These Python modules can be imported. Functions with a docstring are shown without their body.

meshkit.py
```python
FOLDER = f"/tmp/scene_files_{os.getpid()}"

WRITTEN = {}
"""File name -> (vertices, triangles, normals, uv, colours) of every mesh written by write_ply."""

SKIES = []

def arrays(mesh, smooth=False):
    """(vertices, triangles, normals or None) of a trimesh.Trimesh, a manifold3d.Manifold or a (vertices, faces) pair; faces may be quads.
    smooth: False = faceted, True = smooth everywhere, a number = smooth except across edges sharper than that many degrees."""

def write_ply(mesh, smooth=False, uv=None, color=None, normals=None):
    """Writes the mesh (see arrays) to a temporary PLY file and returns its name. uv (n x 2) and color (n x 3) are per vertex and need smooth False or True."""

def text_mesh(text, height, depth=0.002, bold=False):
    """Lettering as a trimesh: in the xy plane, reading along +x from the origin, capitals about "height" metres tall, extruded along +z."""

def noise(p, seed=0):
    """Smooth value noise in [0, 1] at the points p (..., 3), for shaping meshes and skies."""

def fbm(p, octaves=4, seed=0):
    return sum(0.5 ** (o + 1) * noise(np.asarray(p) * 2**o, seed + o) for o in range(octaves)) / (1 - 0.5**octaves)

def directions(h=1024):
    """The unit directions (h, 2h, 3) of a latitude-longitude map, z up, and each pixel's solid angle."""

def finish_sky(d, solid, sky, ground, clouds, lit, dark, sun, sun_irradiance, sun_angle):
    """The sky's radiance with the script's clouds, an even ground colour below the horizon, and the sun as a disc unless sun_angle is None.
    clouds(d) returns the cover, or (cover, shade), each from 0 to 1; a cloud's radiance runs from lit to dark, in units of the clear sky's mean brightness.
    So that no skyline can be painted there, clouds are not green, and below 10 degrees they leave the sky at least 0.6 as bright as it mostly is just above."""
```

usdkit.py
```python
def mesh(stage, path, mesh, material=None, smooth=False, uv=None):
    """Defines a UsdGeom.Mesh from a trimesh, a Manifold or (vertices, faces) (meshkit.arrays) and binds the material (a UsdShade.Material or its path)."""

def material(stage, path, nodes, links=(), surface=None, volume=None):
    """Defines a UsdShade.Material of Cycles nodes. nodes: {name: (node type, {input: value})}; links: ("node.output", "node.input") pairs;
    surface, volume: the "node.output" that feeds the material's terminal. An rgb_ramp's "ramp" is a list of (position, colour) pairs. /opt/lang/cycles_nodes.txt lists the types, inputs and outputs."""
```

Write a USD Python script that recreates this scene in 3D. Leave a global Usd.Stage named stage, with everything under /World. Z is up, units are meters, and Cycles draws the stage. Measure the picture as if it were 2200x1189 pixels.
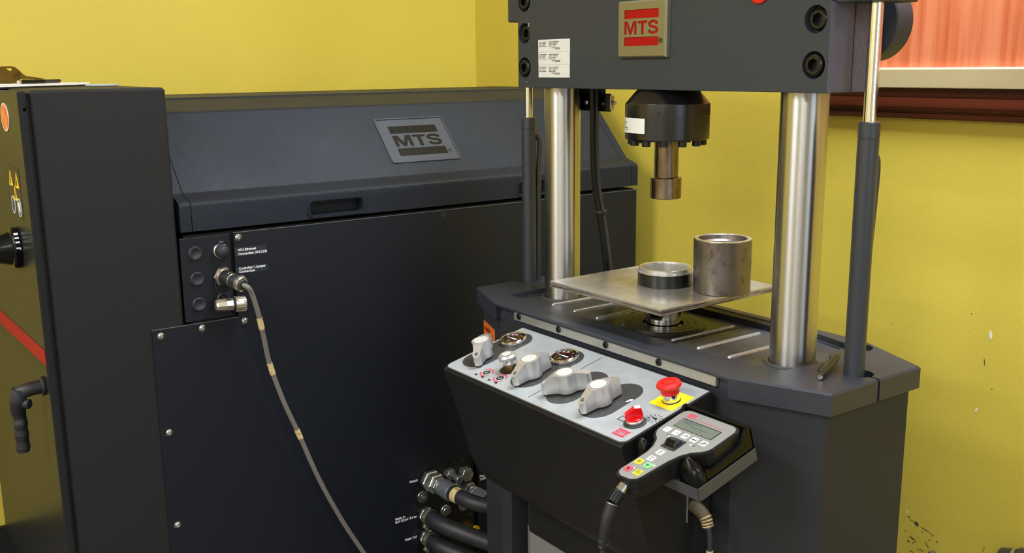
import math
import random
import numpy as np
import trimesh
import manifold3d as m3
import usdkit
import meshkit
from pxr import Usd, UsdGeom, UsdLux, Gf, Sdf
from shapely.geometry import Polygon, Point, LineString, box as sbox
from shapely import affinity
from shapely.ops import unary_union

random.seed(7)
rng = np.random.default_rng(7)
stage = Usd.Stage.CreateInMemory()
UsdGeom.SetStageUpAxis(stage, "Z")
UsdGeom.SetStageMetersPerUnit(stage, 1.0)
UsdGeom.Xform.Define(stage, "/World")

# ------------------------------------------------------------------ camera, lights, exposure
YAW, PITCH, ROLL, FPX = -0.947153638, 0.208283394, -0.0105445249, 2147.85
fw = np.array([math.cos(PITCH) * math.sin(YAW), math.cos(PITCH) * math.cos(YAW), -math.sin(PITCH)])
rt = np.array([math.cos(YAW), -math.sin(YAW), 0.0])
up = np.cross(rt, fw)
cr, sr = math.cos(ROLL), math.sin(ROLL)
rt, up = cr * rt + sr * up, -sr * rt + cr * up
cam = UsdGeom.Camera.Define(stage, "/World/camera")
cam.CreateHorizontalApertureAttr(36.0)
cam.CreateVerticalApertureAttr(36.0 * 1189 / 2200)
cam.CreateFocalLengthAttr(36.0 * FPX / 2200)
cam.CreateClippingRangeAttr(Gf.Vec2f(0.05, 100.0))
M = np.eye(4)
M[0, :3], M[1, :3], M[2, :3], M[3, :3] = rt, up, -fw, (0, 0, 1.4)
cam.AddTransformOp().Set(Gf.Matrix4d(M.tolist()))
cam.CreateExposureAttr(0.9)


def rect_light(name, pos, w, h, power, color, aim=(0, 0, -1)):
    """A RectLight that shines along aim; power is its intensity."""
    l = UsdLux.RectLight.Define(stage, "/World/" + name)
    l.CreateWidthAttr(w)
    l.CreateHeightAttr(h)
    l.CreateIntensityAttr(power)
    l.CreateColorAttr(Gf.Vec3f(*color))
    z = -np.array(aim, float) / np.linalg.norm(aim)
    x = np.array([1.0, 0, 0]) if abs(z[2]) > 0.9 else np.cross([0, 0, 1.0], z)
    x /= np.linalg.norm(x)
    y = np.cross(z, x)
    m = np.eye(4)
    m[0, :3], m[1, :3], m[2, :3], m[3, :3] = x, y, z, pos
    l.AddTransformOp().Set(Gf.Matrix4d(m.tolist()))
    return l


CEIL = 2.75
LAMPS = [(-1.35, -1.25, 16.5, (0.96, 0.98, 1.0)), (1.5, -1.45, 15.0, (0.96, 0.98, 1.0)), (-1.10, 1.50, 16.5, (0.84, 0.92, 1.0)), (1.5, 1.5, 6.0, (0.95, 0.97, 1.0)), (-1.35, -3.0, 19.0, (0.96, 0.98, 1.0)), (1.5, -3.1, 19.0, (0.96, 0.98, 1.0))]  # the last two lamps are added to brighten the right wall
for i, (x, y, pw, c) in enumerate(LAMPS):
    rect_light("lamp_light_%03d" % (i + 1), (x, y, CEIL - 0.035), 1.16, 0.56, pw, c)
rect_light("added_daylight", (4.2, 0.6, 1.65), 2.4, 1.5, 1.5, (0.72, 0.85, 1.0), (-1, 0, 0))  # unseen light added to give the power unit a blue sheen

# ------------------------------------------------------------------ materials


def S(r, g, b):
    """sRGB 0-255 to linear."""
    f = lambda c: c / 12.92 if c <= 0.04045 else ((c + 0.055) / 1.055) ** 2.4
    return tuple(f(c / 255.0) for c in (r, g, b))


MATS = {}


def mat(name, col, rough=0.5, metal=0.0, bump=None, vary=None, spec=0.5, aniso=None, coat=0.0, rvary=None, **extra):
    """Principled material. bump = (scale, strength, distance); vary = (scale, other colour, low, high) mixes a noise-driven second colour; scale may be a vector."""
    nodes = {"p": ("principled_bsdf", dict(base_color=col, roughness=rough, metallic=metal, specular_ior_level=spec, coat_weight=coat, **extra)), "g": ("geometry", {})}
    links = []

    def noise(tag, scale, detail=3.0):
        sc = scale if np.ndim(scale) else (scale,) * 3
        nodes["m" + tag] = ("mapping", {"mapping_type": "point", "scale": sc})
        nodes["n" + tag] = ("noise_texture", {"scale": 1.0, "detail": detail})
        links.extend([("g.position", "m%s.vector" % tag), ("m%s.vector" % tag, "n%s.vector" % tag)])
    if vary:
        noise("v", vary[0])
        nodes["r"] = ("rgb_ramp", {"ramp": [(0, col), (vary[2], col), (vary[3], vary[1]), (1, vary[1])]})
        links.extend([("nv.fac", "r.fac"), ("r.color", "p.base_color")])
    if rvary:
        noise("q", rvary[0])
        nodes["mr"] = ("map_range", {"from_min": 0.3, "from_max": 0.7, "to_min": rvary[1], "to_max": rvary[2]})
        links.extend([("nq.fac", "mr.value"), ("mr.result", "p.roughness")])
    if bump:
        noise("b", bump[0], 2.0)
        nodes["b"] = ("bump", {"strength": bump[1], "distance": bump[2]})
        links.extend([("nb.fac", "b.height"), ("b.normal", "p.normal")])
    if aniso:
        nodes["p"][1]["anisotropic"] = aniso
        nodes["p"][1]["anisotropic_rotation"] = 0.25
        nodes["t"] = ("tangent", {"direction_type": "radial", "axis": "z"})
        links.append(("t.tangent", "p.tangent"))
    MATS[name] = usdkit.material(stage, "/World/Looks/" + name, nodes, links, surface="p.BSDF")
    return MATS[name]


WALL_Y = S(211, 190, 76)
mat("wall_yellow", WALL_Y, 0.42, bump=(160, 0.12, 0.002), vary=((1.6, 1.6, 1.6), S(205, 182, 70), 0.35, 0.7), spec=0.35)
mat("wall_cream", S(214, 206, 180), 0.7)
mat("ceiling_white", S(225, 224, 218), 0.9)
mat("floor_tile", S(92, 84, 74), 0.45, vary=(3, S(80, 72, 62), 0.4, 0.6))
mat("paint_chip", S(228, 222, 205), 0.8)
mat("scuff", S(82, 74, 46), 0.7)
mat("wood_dark", S(106, 44, 24), 0.35, vary=((2, 2, 60), S(70, 27, 14), 0.35, 0.65))
mat("wood_orange", S(206, 122, 84), 0.22, vary=((60, 60, 2.2), S(184, 92, 52), 0.35, 0.7), coat=0.4)
mat("ledge_tan", S(176, 160, 120), 0.35, vary=(4, S(166, 148, 108), 0.4, 0.6))
mat("white_strip", S(245, 245, 242), 0.3)
mat("black_textured", S(24, 28, 37), 0.46, bump=(480, 0.8, 0.0012), rvary=(5, 0.44, 0.56), spec=0.38, specular_tint=(0.86, 0.92, 1.0))  # bluish base and specular tint stand in for a cool sheen
mat("black_sheet", S(14, 19, 28), 0.48, bump=(900, 0.10, 0.0006), spec=0.4)  # bluish base stands in for the same cool sheen
mat("black_cabinet", S(34, 34, 35), 0.5, bump=(900, 0.10, 0.0006), spec=0.25)
mat("black_deep", S(12, 12, 13), 0.6)
mat("black_rubber", S(26, 27, 30), 0.5, vary=(30, S(36, 38, 44), 0.45, 0.65))
mat("black_gloss", S(11, 11, 12), 0.24, spec=0.25)
mat("black_plug", S(40, 42, 48), 0.45)
mat("logo_black", S(14, 12, 7), 0.4, spec=0.2)
mat("badge_grey", S(58, 62, 70), 0.45, bump=(620, 0.4, 0.001), spec=0.4)
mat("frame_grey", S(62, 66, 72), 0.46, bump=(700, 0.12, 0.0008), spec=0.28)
mat("frame_side_lit", S(98, 102, 118), 0.45, bump=(420, 0.4, 0.001), vary=(560, S(66, 66, 76), 0.55, 0.65), spec=0.3)  # cool light on the crosshead side put into the base; specks are texture
mat("base_grey", S(48, 50, 53), 0.48, bump=(700, 0.10, 0.0008), spec=0.2)
mat("cover_plastic", S(46, 50, 60), 0.42, bump=(380, 0.35, 0.001), spec=0.6)
mat("pan_steel", S(78, 80, 86), 0.36, metal=0.15, rvary=(9, 0.28, 0.46), vary=(14, S(62, 63, 66), 0.4, 0.65), spec=0.6)
mat("mat_black", S(22, 21, 18), 0.35, vary=(60, S(34, 31, 22), 0.45, 0.65))
mat("rib_metal", S(190, 196, 206), 0.25, metal=0.6)
mat("column_steel", S(200, 199, 197), 0.32, metal=1.0, aniso=0.85)
mat("chrome", S(225, 224, 220), 0.09, metal=1.0)
mat("tube_grey", S(52, 57, 65), 0.34, spec=0.55)
mat("steel_plate", S(208, 207, 205), 0.24, metal=0.6, rvary=((14, 4, 14), 0.16, 0.40), vary=((9, 9, 9), S(172, 169, 162), 0.35, 0.7))
mat("plate_edge", S(176, 168, 164), 0.45, metal=0.6, vary=((10, 10, 420), S(92, 84, 80), 0.4, 0.6))
mat("ring_alu", S(214, 214, 214), 0.28, metal=0.75, rvary=((50, 50, 4), 0.2, 0.34))
mat("cylinder_iron", S(128, 120, 116), 0.36, metal=0.85, vary=((60, 60, 42), S(92, 82, 78), 0.54, 0.70), rvary=(24, 0.28, 0.5))
mat("piston_steel", S(150, 138, 126), 0.24, metal=1.0, vary=((30, 30, 12), S(108, 88, 70), 0.4, 0.68), rvary=((70, 70, 5), 0.16, 0.36))
mat("cell_black", S(20, 20, 21), 0.26, spec=0.6)
mat("bolt_black", S(22, 22, 23), 0.32, spec=0.4)
mat("socket_dark", S(6, 6, 6), 0.5)
mat("brass_plate", S(148, 144, 116), 0.36, metal=0.6)
mat("red_paint", S(176, 8, 12), 0.45, spec=0.25)
mat("red_gloss", S(214, 10, 20), 0.22)
mat("red_print", S(214, 52, 74), 0.5)
mat("red_stripe", S(150, 18, 34), 0.5, spec=0.1)
mat("red_estop", S(206, 26, 26), 0.34)
mat("sticker_white", S(238, 240, 238), 0.5)
mat("print_black", S(28, 28, 28), 0.5)
mat("print_grey", S(88, 90, 92), 0.5)
mat("print_white", S(236, 238, 240), 0.5)
mat("label_dark", S(38, 41, 48), 0.35)
mat("orange_label", S(236, 106, 14), 0.45)
mat("yellow_label", S(250, 232, 16), 0.45)
mat("yellow_sign", S(232, 192, 30), 0.5)
mat("blue_sign", S(46, 62, 108), 0.5)
mat("console_black", S(28, 28, 30), 0.46, bump=(700, 0.10, 0.0008), spec=0.3)
mat("panel_face", S(152, 155, 157), 0.40, vary=((30, 30, 30), S(144, 148, 150), 0.4, 0.6), spec=0.35)
mat("panel_pad", S(52, 52, 53), 0.45)
mat("strip_steel", S(196, 196, 192), 0.34, metal=0.7)
mat("knob_silver", S(208, 208, 210), 0.33, metal=0.75)
mat("knob_cap", S(222, 222, 222), 0.42, metal=0.5)
mat("gauge_dial", S(12, 12, 15), 0.12, spec=0.35)
mat("gold_pin", S(190, 160, 90), 0.3, metal=1.0)
mat("nickel", S(210, 200, 182), 0.26, metal=0.9)
mat("zinc", S(178, 180, 176), 0.32, metal=0.9, vary=(90, S(150, 150, 142), 0.45, 0.65))
mat("screw_steel", S(205, 205, 205), 0.24, metal=1.0)
mat("ferrule_grey", S(120, 126, 132), 0.42, metal=0.6)
mat("cable_grey", S(112, 106, 98), 0.55)
mat("tape_tan", S(206, 184, 132), 0.6, vary=(160, S(150, 128, 84), 0.55, 0.62))
mat("boot_tan", S(84, 73, 50), 0.6)
mat("bronze_clip", S(122, 100, 52), 0.36, metal=0.8, vary=(40, S(96, 76, 40), 0.45, 0.65))
mat("paper", S(240, 236, 226), 0.7)
mat("puck_grey", S(176, 184, 180), 0.5)
mat("pen_metal", S(70, 66, 64), 0.3, metal=0.6)
mat("remote_face", S(126, 126, 121), 0.5, spec=0.3)
mat("remote_black", S(18, 18, 19), 0.36, bump=(900, 0.15, 0.0006))
mat("lcd", S(104, 112, 100), 0.18, coat=0.6)
mat("lcd_ink", S(62, 68, 80), 0.4)
mat("key_white", S(206, 206, 202), 0.5, spec=0.3)
mat("key_yellow", S(244, 214, 40), 0.45)
mat("key_green", S(120, 214, 122), 0.45)
mat("key_red", S(232, 74, 88), 0.45)
mat("green_print", S(20, 92, 36), 0.5)
mat("bracket_grey", S(72, 73, 76), 0.45)
mat("gold_flange", S(196, 178, 140), 0.35, metal=0.5)
mat("orange_sticker", S(216, 92, 40), 0.4, vary=(30, S(226, 140, 70), 0.45, 0.6))
mat("door_paint", S(36, 37, 38), 0.3, spec=0.08)
mat("yellow_ring", S(226, 178, 20), 0.4)
mat("lamp_glow", S(250, 250, 245), 0.5)
mat("grey_panel", S(120, 118, 116), 0.5)
mat("knob_brass", S(120, 96, 48), 0.35, metal=0.9)

# ------------------------------------------------------------------ mesh helpers (all in world metres)


def cat(*ms):
    return trimesh.util.concatenate([m for m in ms if m is not None])


def hull(pts):
    return trimesh.convex.convex_hull(np.asarray(pts, float))


def bx(x0, x1, y0, y1, z0, z1, c=0.0):
    """Box with edges chamfered by c."""
    if c <= 0:
        m = trimesh.creation.box([x1 - x0, y1 - y0, z1 - z0])
        m.apply_translation([(x0 + x1) / 2, (y0 + y1) / 2, (z0 + z1) / 2])
        return m
    p = []
    for X, a in ((x0, c), (x1, -c)):
        for Y, b in ((y0, c), (y1, -c)):
            for Z, d in ((z0, c), (z1, -c)):
                p += [(X, Y + b, Z + d), (X + a, Y, Z + d), (X + a, Y + b, Z)]
    return hull(p)


def frame(o, x, y):
    x, y = np.array(x, float), np.array(y, float)
    x /= np.linalg.norm(x)
    y -= x * x.dot(y)
    y /= np.linalg.norm(y)
    T = np.eye(4)
    T[:3, 0], T[:3, 1], T[:3, 2], T[:3, 3] = x, y, np.cross(x, y), o
    return T


def axis_frame(o, z):
    z = np.array(z, float) / np.linalg.norm(z)
    a = np.array([0, 0, 1.0]) if abs(z[2]) < 0.9 else np.array([1.0, 0, 0])
    x = np.cross(a, z)
    return frame(o, x, np.cross(z, x))


def put(m, T):
    m = m.copy()
    m.apply_transform(T)
    return m


def ext(poly, z0, z1, T=None):
    """Extrude a shapely polygon from z0 to z1 in frame T."""
    ms = []
    for g in getattr(poly, "geoms", [poly]):
        if g.area > 1e-10:
            m = trimesh.creation.extrude_polygon(g, z1 - z0, engine="earcut")
            m.apply_translation([0, 0, z0])
            ms.append(m)
    m = cat(*ms)
    return put(m, T) if T is not None else m


def bev(poly, z0, z1, c, T=None, steps=2):
    """Extrusion whose top edge is rounded by c."""
    ms = [ext(poly, z0, z1 - c)]
    for k in range(steps):
        a, b = math.pi / 2 * k / steps, math.pi / 2 * (k + 1) / steps
        p0, p1 = poly.buffer(-c * (1 - math.cos(a))), poly.buffer(-c * (1 - math.cos((a + b) / 2 + 0.2)))
        ms.append(ext(p1, z1 - c + c * math.sin(a) - 1e-5, z1 - c + c * math.sin(b)))
    m = cat(*ms)
    return put(m, T) if T is not None else m


def to_m3(m):
    m = m.copy()
    m.merge_vertices()
    return m3.Manifold(m3.Mesh(np.asarray(m.vertices, np.float32), np.asarray(m.faces, np.uint32)))


def from_m3(m):
    q = m.to_mesh()
    return trimesh.Trimesh(q.vert_properties[:, :3], q.tri_verts, process=False)


def cut(a, *bs):
    a = to_m3(a)
    for b in bs:
        a = a - to_m3(b)
    return from_m3(a)


def lathe(prof, T=None, n=48):
    """Revolve [(r, z), ...] about z; closed solid when it starts and ends at r = 0."""
    m = trimesh.creation.revolve(np.array(prof, float), sections=n)
    if m.volume < 0:
        m.invert()
    return put(m, T) if T is not None else m


def rod(a, b, r, n=24, c=0.0):
    a, b = np.array(a, float), np.array(b, float)
    L = np.linalg.norm(b - a)
    if c:
        return lathe([(0, 0), (r - c, 0), (r, c), (r, L - c), (r - c, L), (0, L)], axis_frame(a, b - a), n)
    return lathe([(0, 0), (r, 0), (r, L), (0, L)], axis_frame(a, b - a), n)


def hexa(a, b, r):
    a, b = np.array(a, float), np.array(b, float)
    L = np.linalg.norm(b - a)
    p = Polygon([(r * math.cos(k * math.pi / 3), r * math.sin(k * math.pi / 3)) for k in range(6)])
    q = Polygon([(0.9 * r * math.cos(k * math.pi / 3), 0.9 * r * math.sin(k * math.pi / 3)) for k in range(6)])
    return put(hull([(x, y, z) for P, z in ((q, 0), (p, L * 0.12), (p, L * 0.88), (q, L)) for x, y in P.exterior.coords]), axis_frame(a, b - a))


def spline(pts, n=14):
    P = np.array(pts, float)
    P = np.vstack([2 * P[0] - P[1], P, 2 * P[-1] - P[-2]])
    out = []
    for i in range(1, len(P) - 2):
        for t in np.linspace(0, 1, n, endpoint=False):
            a, b, c, d = P[i - 1:i + 3]
            out.append(0.5 * ((2 * b) + (c - a) * t + (2 * a - 5 * b + 4 * c - d) * t * t + (3 * b - a - 3 * c + d) * t ** 3))
    out.append(P[-2])
    return np.array(out)


def tube(pts, r, n=16, seg=14, raw=False):
    """Round tube along a smooth curve through pts; r may be a list over the curve."""
    P = np.array(pts, float) if raw else spline(pts, seg)
    R = np.full(len(P), r) if np.ndim(r) == 0 else np.interp(np.linspace(0, 1, len(P)), np.linspace(0, 1, len(r)), r)
    t = np.gradient(P, axis=0)
    t /= np.linalg.norm(t, axis=1, keepdims=True)
    u = np.cross(t[0], [0.3, 0.5, 0.81])
    u /= np.linalg.norm(u)
    rings = []
    for k in range(len(P)):
        u = u - t[k] * t[k].dot(u)
        u /= np.linalg.norm(u)
        w = np.cross(t[k], u)
        a = np.linspace(0, 2 * math.pi, n, endpoint=False)
        rings.append(P[k] + R[k] * (np.outer(np.cos(a), u) + np.outer(np.sin(a), w)))
    v = np.vstack(rings + [P[:1], P[-1:]])
    f = []
    for k in range(len(P) - 1):
        for j in range(n):
            a, b = k * n + j, k * n + (j + 1) % n
            f += [(a, b, b + n), (a, b + n, a + n)]
    e = len(v)
    for j in range(n):
        f.append((e - 2, (j + 1) % n, j))
        f.append((e - 1, (len(P) - 1) * n + j, (len(P) - 1) * n + (j + 1) % n))
    return trimesh.Trimesh(v, f, process=False)


def text(s, h, T, x=0.0, y=0.0, sx=1.0, bold=False, z=0.0, depth=0.0004, center=False):
    m = meshkit.text_mesh(s, h, depth, bold)
    if center:
        b = m.bounds
        m.apply_translation([-(b[0][0] + b[1][0]) / 2, 0, 0])
    m.apply_scale([sx, 1, 1])
    m.apply_translation([x, y, z])
    return put(m, T)


def circ(x, y, r, n=24):
    return Point(x, y).buffer(r, quad_segs=max(2, n // 4))


def rrect(x0, x1, y0, y1, r):
    return sbox(x0 + r, y0 + r, x1 - r, y1 - r).buffer(r, quad_segs=5)


def ringp(x, y, r0, r1):
    return circ(x, y, r1, 40).difference(circ(x, y, r0, 40))


def arc(x, y, r, a0, a1, w, n=14):
    a = np.radians(np.linspace(a0, a1, n))
    return LineString(np.c_[x + r * np.cos(a), y + r * np.sin(a)]).buffer(w / 2, cap_style="flat")


def decal(poly, T, z=0.0003, t=0.0004):
    return ext(poly, z - 0.0002, z + t, T)


USED = {}


def numbered(parent, name):
    k = (parent, name)
    n = USED.get(k, 0)
    USED[k] = n + 1
    return name if n == 0 else "%s_%03d" % (name, n)


class Thing:
    def __init__(self, name, label, category, base, group=None):
        self.name = numbered("/World", name)
        self.path = "/World/" + self.name
        self.base = np.array(base, float)
        x = UsdGeom.Xform.Define(stage, self.path)
        x.AddTranslateOp().Set(Gf.Vec3d(*map(float, base)))
        p = x.GetPrim()
        p.SetCustomDataByKey("label", label)
        p.SetCustomDataByKey("category", category)
        if group:
            p.SetCustomDataByKey("group", group)

    def part(self, name, mesh, material, parent=None, label=None, smooth=32, kind=None):
        par = parent or self.path
        path = par + "/" + numbered(par, name)
        m = mesh.copy()
        m.apply_translation(-self.base)
        g = usdkit.mesh(stage, path, m, MATS[material], smooth=smooth)
        if label:
            g.GetPrim().SetCustomDataByKey("label", label)
        if kind:
            g.GetPrim().SetCustomDataByKey("kind", kind)
        return path


def structure(name, mesh, material, parent=None, smooth=False, kind="structure"):
    par = parent or "/World"
    path = par + "/" + (name if not parent else numbered(par, name))
    g = usdkit.mesh(stage, path, mesh, MATS[material], smooth=smooth)
    if not parent:
        g.GetPrim().SetCustomDataByKey("kind", kind)
    elif kind == "stuff":
        g.GetPrim().SetCustomDataByKey("kind", kind)
    return path


XW, YW = -3.05, 2.045          # left wall plane, right wall plane
FRONT = lambda x, y, z: frame((x, y, z), (1, 0, 0), (0, 0, 1))      # a face that looks towards -y
SIDE = lambda x, y, z: frame((x, y, z), (0, 1, 0), (0, 0, 1))       # a face that looks towards +x

# ------------------------------------------------------------------ the room
structure("floor", bx(XW - 0.1, 4.4, -4.1, YW + 0.1, -0.1, 0), "floor_tile")
structure("ceiling", bx(XW - 0.1, 4.4, -4.1, YW + 0.1, CEIL, CEIL + 0.1), "ceiling_white")
structure("wall_left", bx(XW - 0.1, XW, -4.0, YW + 0.1, 0, CEIL), "wall_yellow")
wr = structure("wall_right", bx(XW, 4.3, YW, YW + 0.1, 0, CEIL), "wall_yellow")
structure("wall_near", bx(XW, 4.3, -4.1, -4.0, 0, CEIL), "wall_cream")
structure("wall_rear", cut(bx(4.22, 4.32, -4.0, YW, 0, CEIL), bx(4.1, 4.4, -0.6, 1.8, 0.9, 2.4)), "wall_cream")
w1 = structure("added_window_1", cut(bx(4.22, 4.30, -0.66, 1.86, 0.84, 2.46), bx(4.1, 4.4, -0.6, 1.8, 0.9, 2.4)), "white_strip")  # unseen window added around the sheen light
structure("added_mullion", bx(4.24, 4.28, 0.58, 0.62, 0.9, 2.4), "white_strip", w1)
structure("baseboard_left", bx(XW, XW + 0.015, -4.0, YW, 0, 0.11), "black_deep")
structure("baseboard_right", bx(XW, 4.2, YW - 0.015, YW, 0, 0.09), "wood_dark")
for x, y, pw, c in LAMPS:
    t = Thing("ceiling_light", "flat rectangular ceiling light panel, " + ("left" if x < 0 else "right") + " one " + ("above the machines" if y > 0 else "in the row behind the viewer" if y > -2 else "in the rearmost row, added to brighten the right wall"), "ceiling light", (x, y, CEIL))
    t.part("frame", cut(bx(x - 0.62, x + 0.62, y - 0.32, y + 0.32, CEIL - 0.03, CEIL), bx(x - 0.59, x + 0.59, y - 0.29, y + 0.29, CEIL - 0.05, CEIL - 0.012)), "white_strip")
# chips and scuffs in the paint of the right wall
RW = frame((0, YW, 0), (1, 0, 0), (0, 0, 1))


def blob(x, z, w, h, ang, seed):
    r = np.random.default_rng(seed)
    a = np.linspace(0, 2 * math.pi, 9, endpoint=False)
    p = Polygon(np.c_[w / 2 * np.cos(a) * r.uniform(0.6, 1.2, 9), h / 2 * np.sin(a) * r.uniform(0.6, 1.2, 9)]).buffer(0)
    return affinity.translate(affinity.rotate(p, ang), x, z)


for k, (x, z, w, h, a) in enumerate([(-1.083, 0.822, 0.007, 0.022, 8), (-1.100, 0.647, 0.005, 0.014, -14), (-1.245, 0.352, 0.003, 0.010, 2)]):
    structure("paint_chip", decal(blob(x, z, w, h, a, k), RW, 0.0004), "paint_chip", wr)
marks = [(-1.2185, 0.332, 0.014, 0.010, -28), (-1.196, 0.3255, 0.030, 0.0014, -14), (-1.176, 0.320, 0.007, 0.0016, -30), (-1.2035, 0.318, 0.005, 0.0015, -40), (-1.226, 0.292, 0.018, 0.0028, -22),
         (-1.19, 0.290, 0.020, 0.0018, -45), (-1.236, 0.281, 0.010, 0.004, -24), (-1.2245, 0.281, 0.003, 0.005, 5), (-1.165, 0.308, 0.003, 0.006, -10), (-1.184, 0.305, 0.006, 0.0012, 35), (-1.201, 0.272, 0.010, 0.0018, -26),
         (-1.21, 0.2705, 0.005, 0.002, -24), (-1.225, 0.258, 0.012, 0.0018, -24), (-1.178, 0.268, 0.002, 0.005, 8), (-1.232, 0.336, 0.010, 0.0012, -10), (-1.24, 0.342, 0.006, 0.003, -6), (-1.246, 0.3035, 0.003, 0.002, 0),
         (-1.213, 0.3, 0.002, 0.0022, 0), (-1.0915, 0.760, 0.002, 0.02, 6), (-1.218, 0.286, 0.006, 0.0012, 12), (-1.055, 0.335, 0.0012, 0.016, -12), (-1.13, 0.86, 0.004, 0.002, 30), (-1.32, 0.80, 0.003, 0.002, 10), (-1.07, 0.705, 0.003, 0.002, 0)]
structure("scuff_mark", cat(*[decal(blob(x, z, w, h, a, 30 + k), RW, 0.0004, 0.0002) for k, (x, z, w, h, a) in enumerate(marks)]), "scuff", wr, kind="stuff")

# dark wood rail below the board, right wall
TY = 2.03
rail = Polygon([(0, 1.2755), (-0.016, 1.2755), (-0.018, 1.278), (-0.018, 1.287), (-0.012, 1.2885), (-0.012, 1.291), (-0.022, 1.2925), (-0.030, 1.302), (-0.032, 1.313), (-0.032, 1.3215), (-0.012, 1.3235), (-0.012, 1.342), (0, 1.342)])
XT0, XT1 = -1.62, 1.2
structure("trim_1", ext(rail, 0, XT1 - XT0, frame((XT0, YW, 0), (0, 1, 0), (0, 0, 1))), "wood_dark", smooth=20)
t = Thing("wall_board", "orange wood-grain board with pale ledge on the yellow right wall", "board", (-0.5, YW, 1.34))
t.part("ledge", bx(-1.60, 1.2, YW - 0.040, YW, 1.3425, 1.3835, 0.0015), "ledge_tan")
t.part("edge_strip", bx(-1.60, 1.2, YW - 0.036, YW - 0.006, 1.3835, 1.3862), "white_strip")
t.part("panel", bx(-1.60, 1.2, YW - 0.022, YW, 1.3862, 2.35), "wood_orange")

# ------------------------------------------------------------------ hydraulic power unit with its control cabinet
XF = -2.100
H = Thing("hydraulic_power_unit", "large black hydraulic power unit with sloping lid and tall control cabinet, behind the test frame", "hydraulic pump", (-2.45, 1.16, 0))
H.part("tank_body", cut(bx(-2.82, XF - 0.012, 0.66, 1.950, 0.09, 1.052), bx(XF - 0.03, XF, 1.205, 1.386, 0.1, 0.379)), "black_deep")
H.part("plinth", bx(-2.78, -2.16, 0.70, 1.9, 0.0, 0.09), "black_deep")
hf = SIDE(XF, 0, 0)
Lp = Polygon([(0.764, 1.0495), (1.952, 1.0495), (1.952, 0.10), (0.574, 0.10), (0.574, 0.860), (0.764, 0.860)])
Lp = Lp.difference(rrect(1.199, 1.391, 0.06, 0.384, 0.012)).difference(circ(1.3025, 1.0385, 0.0042))
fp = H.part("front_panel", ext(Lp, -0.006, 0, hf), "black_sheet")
H.part("panel_edge_glint", bx(XF - 0.006, XF + 0.0006, 0.7645, 1.952, 1.0488, 1.0496), "ferrule_grey", fp)  # grey strip paints the highlight along the folded panel edge
H.part("panel_edge_glint", bx(XF - 0.003, XF + 0.0005, 0.574, 0.764, 0.8594, 0.8602), "ferrule_grey", fp)  # painted edge highlight of the lower left plate
H.part("hole_edge", ext(ringp(1.3025, 1.0385, 0.0036, 0.0048), -0.001, 0.0004, hf), "ferrule_grey", fp)


def cap_screw(th, T, r, parent, material="screw_steel"):
    """Round-headed screw on a flanged washer with a hexagon socket, axis +z of T."""
    s = cut(lathe([(0, 0), (r * 1.15, 0), (r * 1.15, r * 0.16), (r * 0.92, r * 0.2), (r * 0.86, r * 0.42), (r * 0.6, r * 0.66), (0, r * 0.72)], n=28),
            ext(Polygon([(0.42 * r * math.cos(k * math.pi / 3), 0.42 * r * math.sin(k * math.pi / 3)) for k in range(6)]), r * 0.3, r * 2))
    p = th.part("screw", put(s, T), material, parent)
    return p


for y, z in ((0.775, 1.038), (0.777, 0.945), (0.777, 0.849), (0.681, 0.848), (0.592, 0.845), (0.592, 0.629), (0.593, 0.413), (0.593, 0.2)):
    cap_screw(H, SIDE(XF, y, z), 0.0068, fp)
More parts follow.
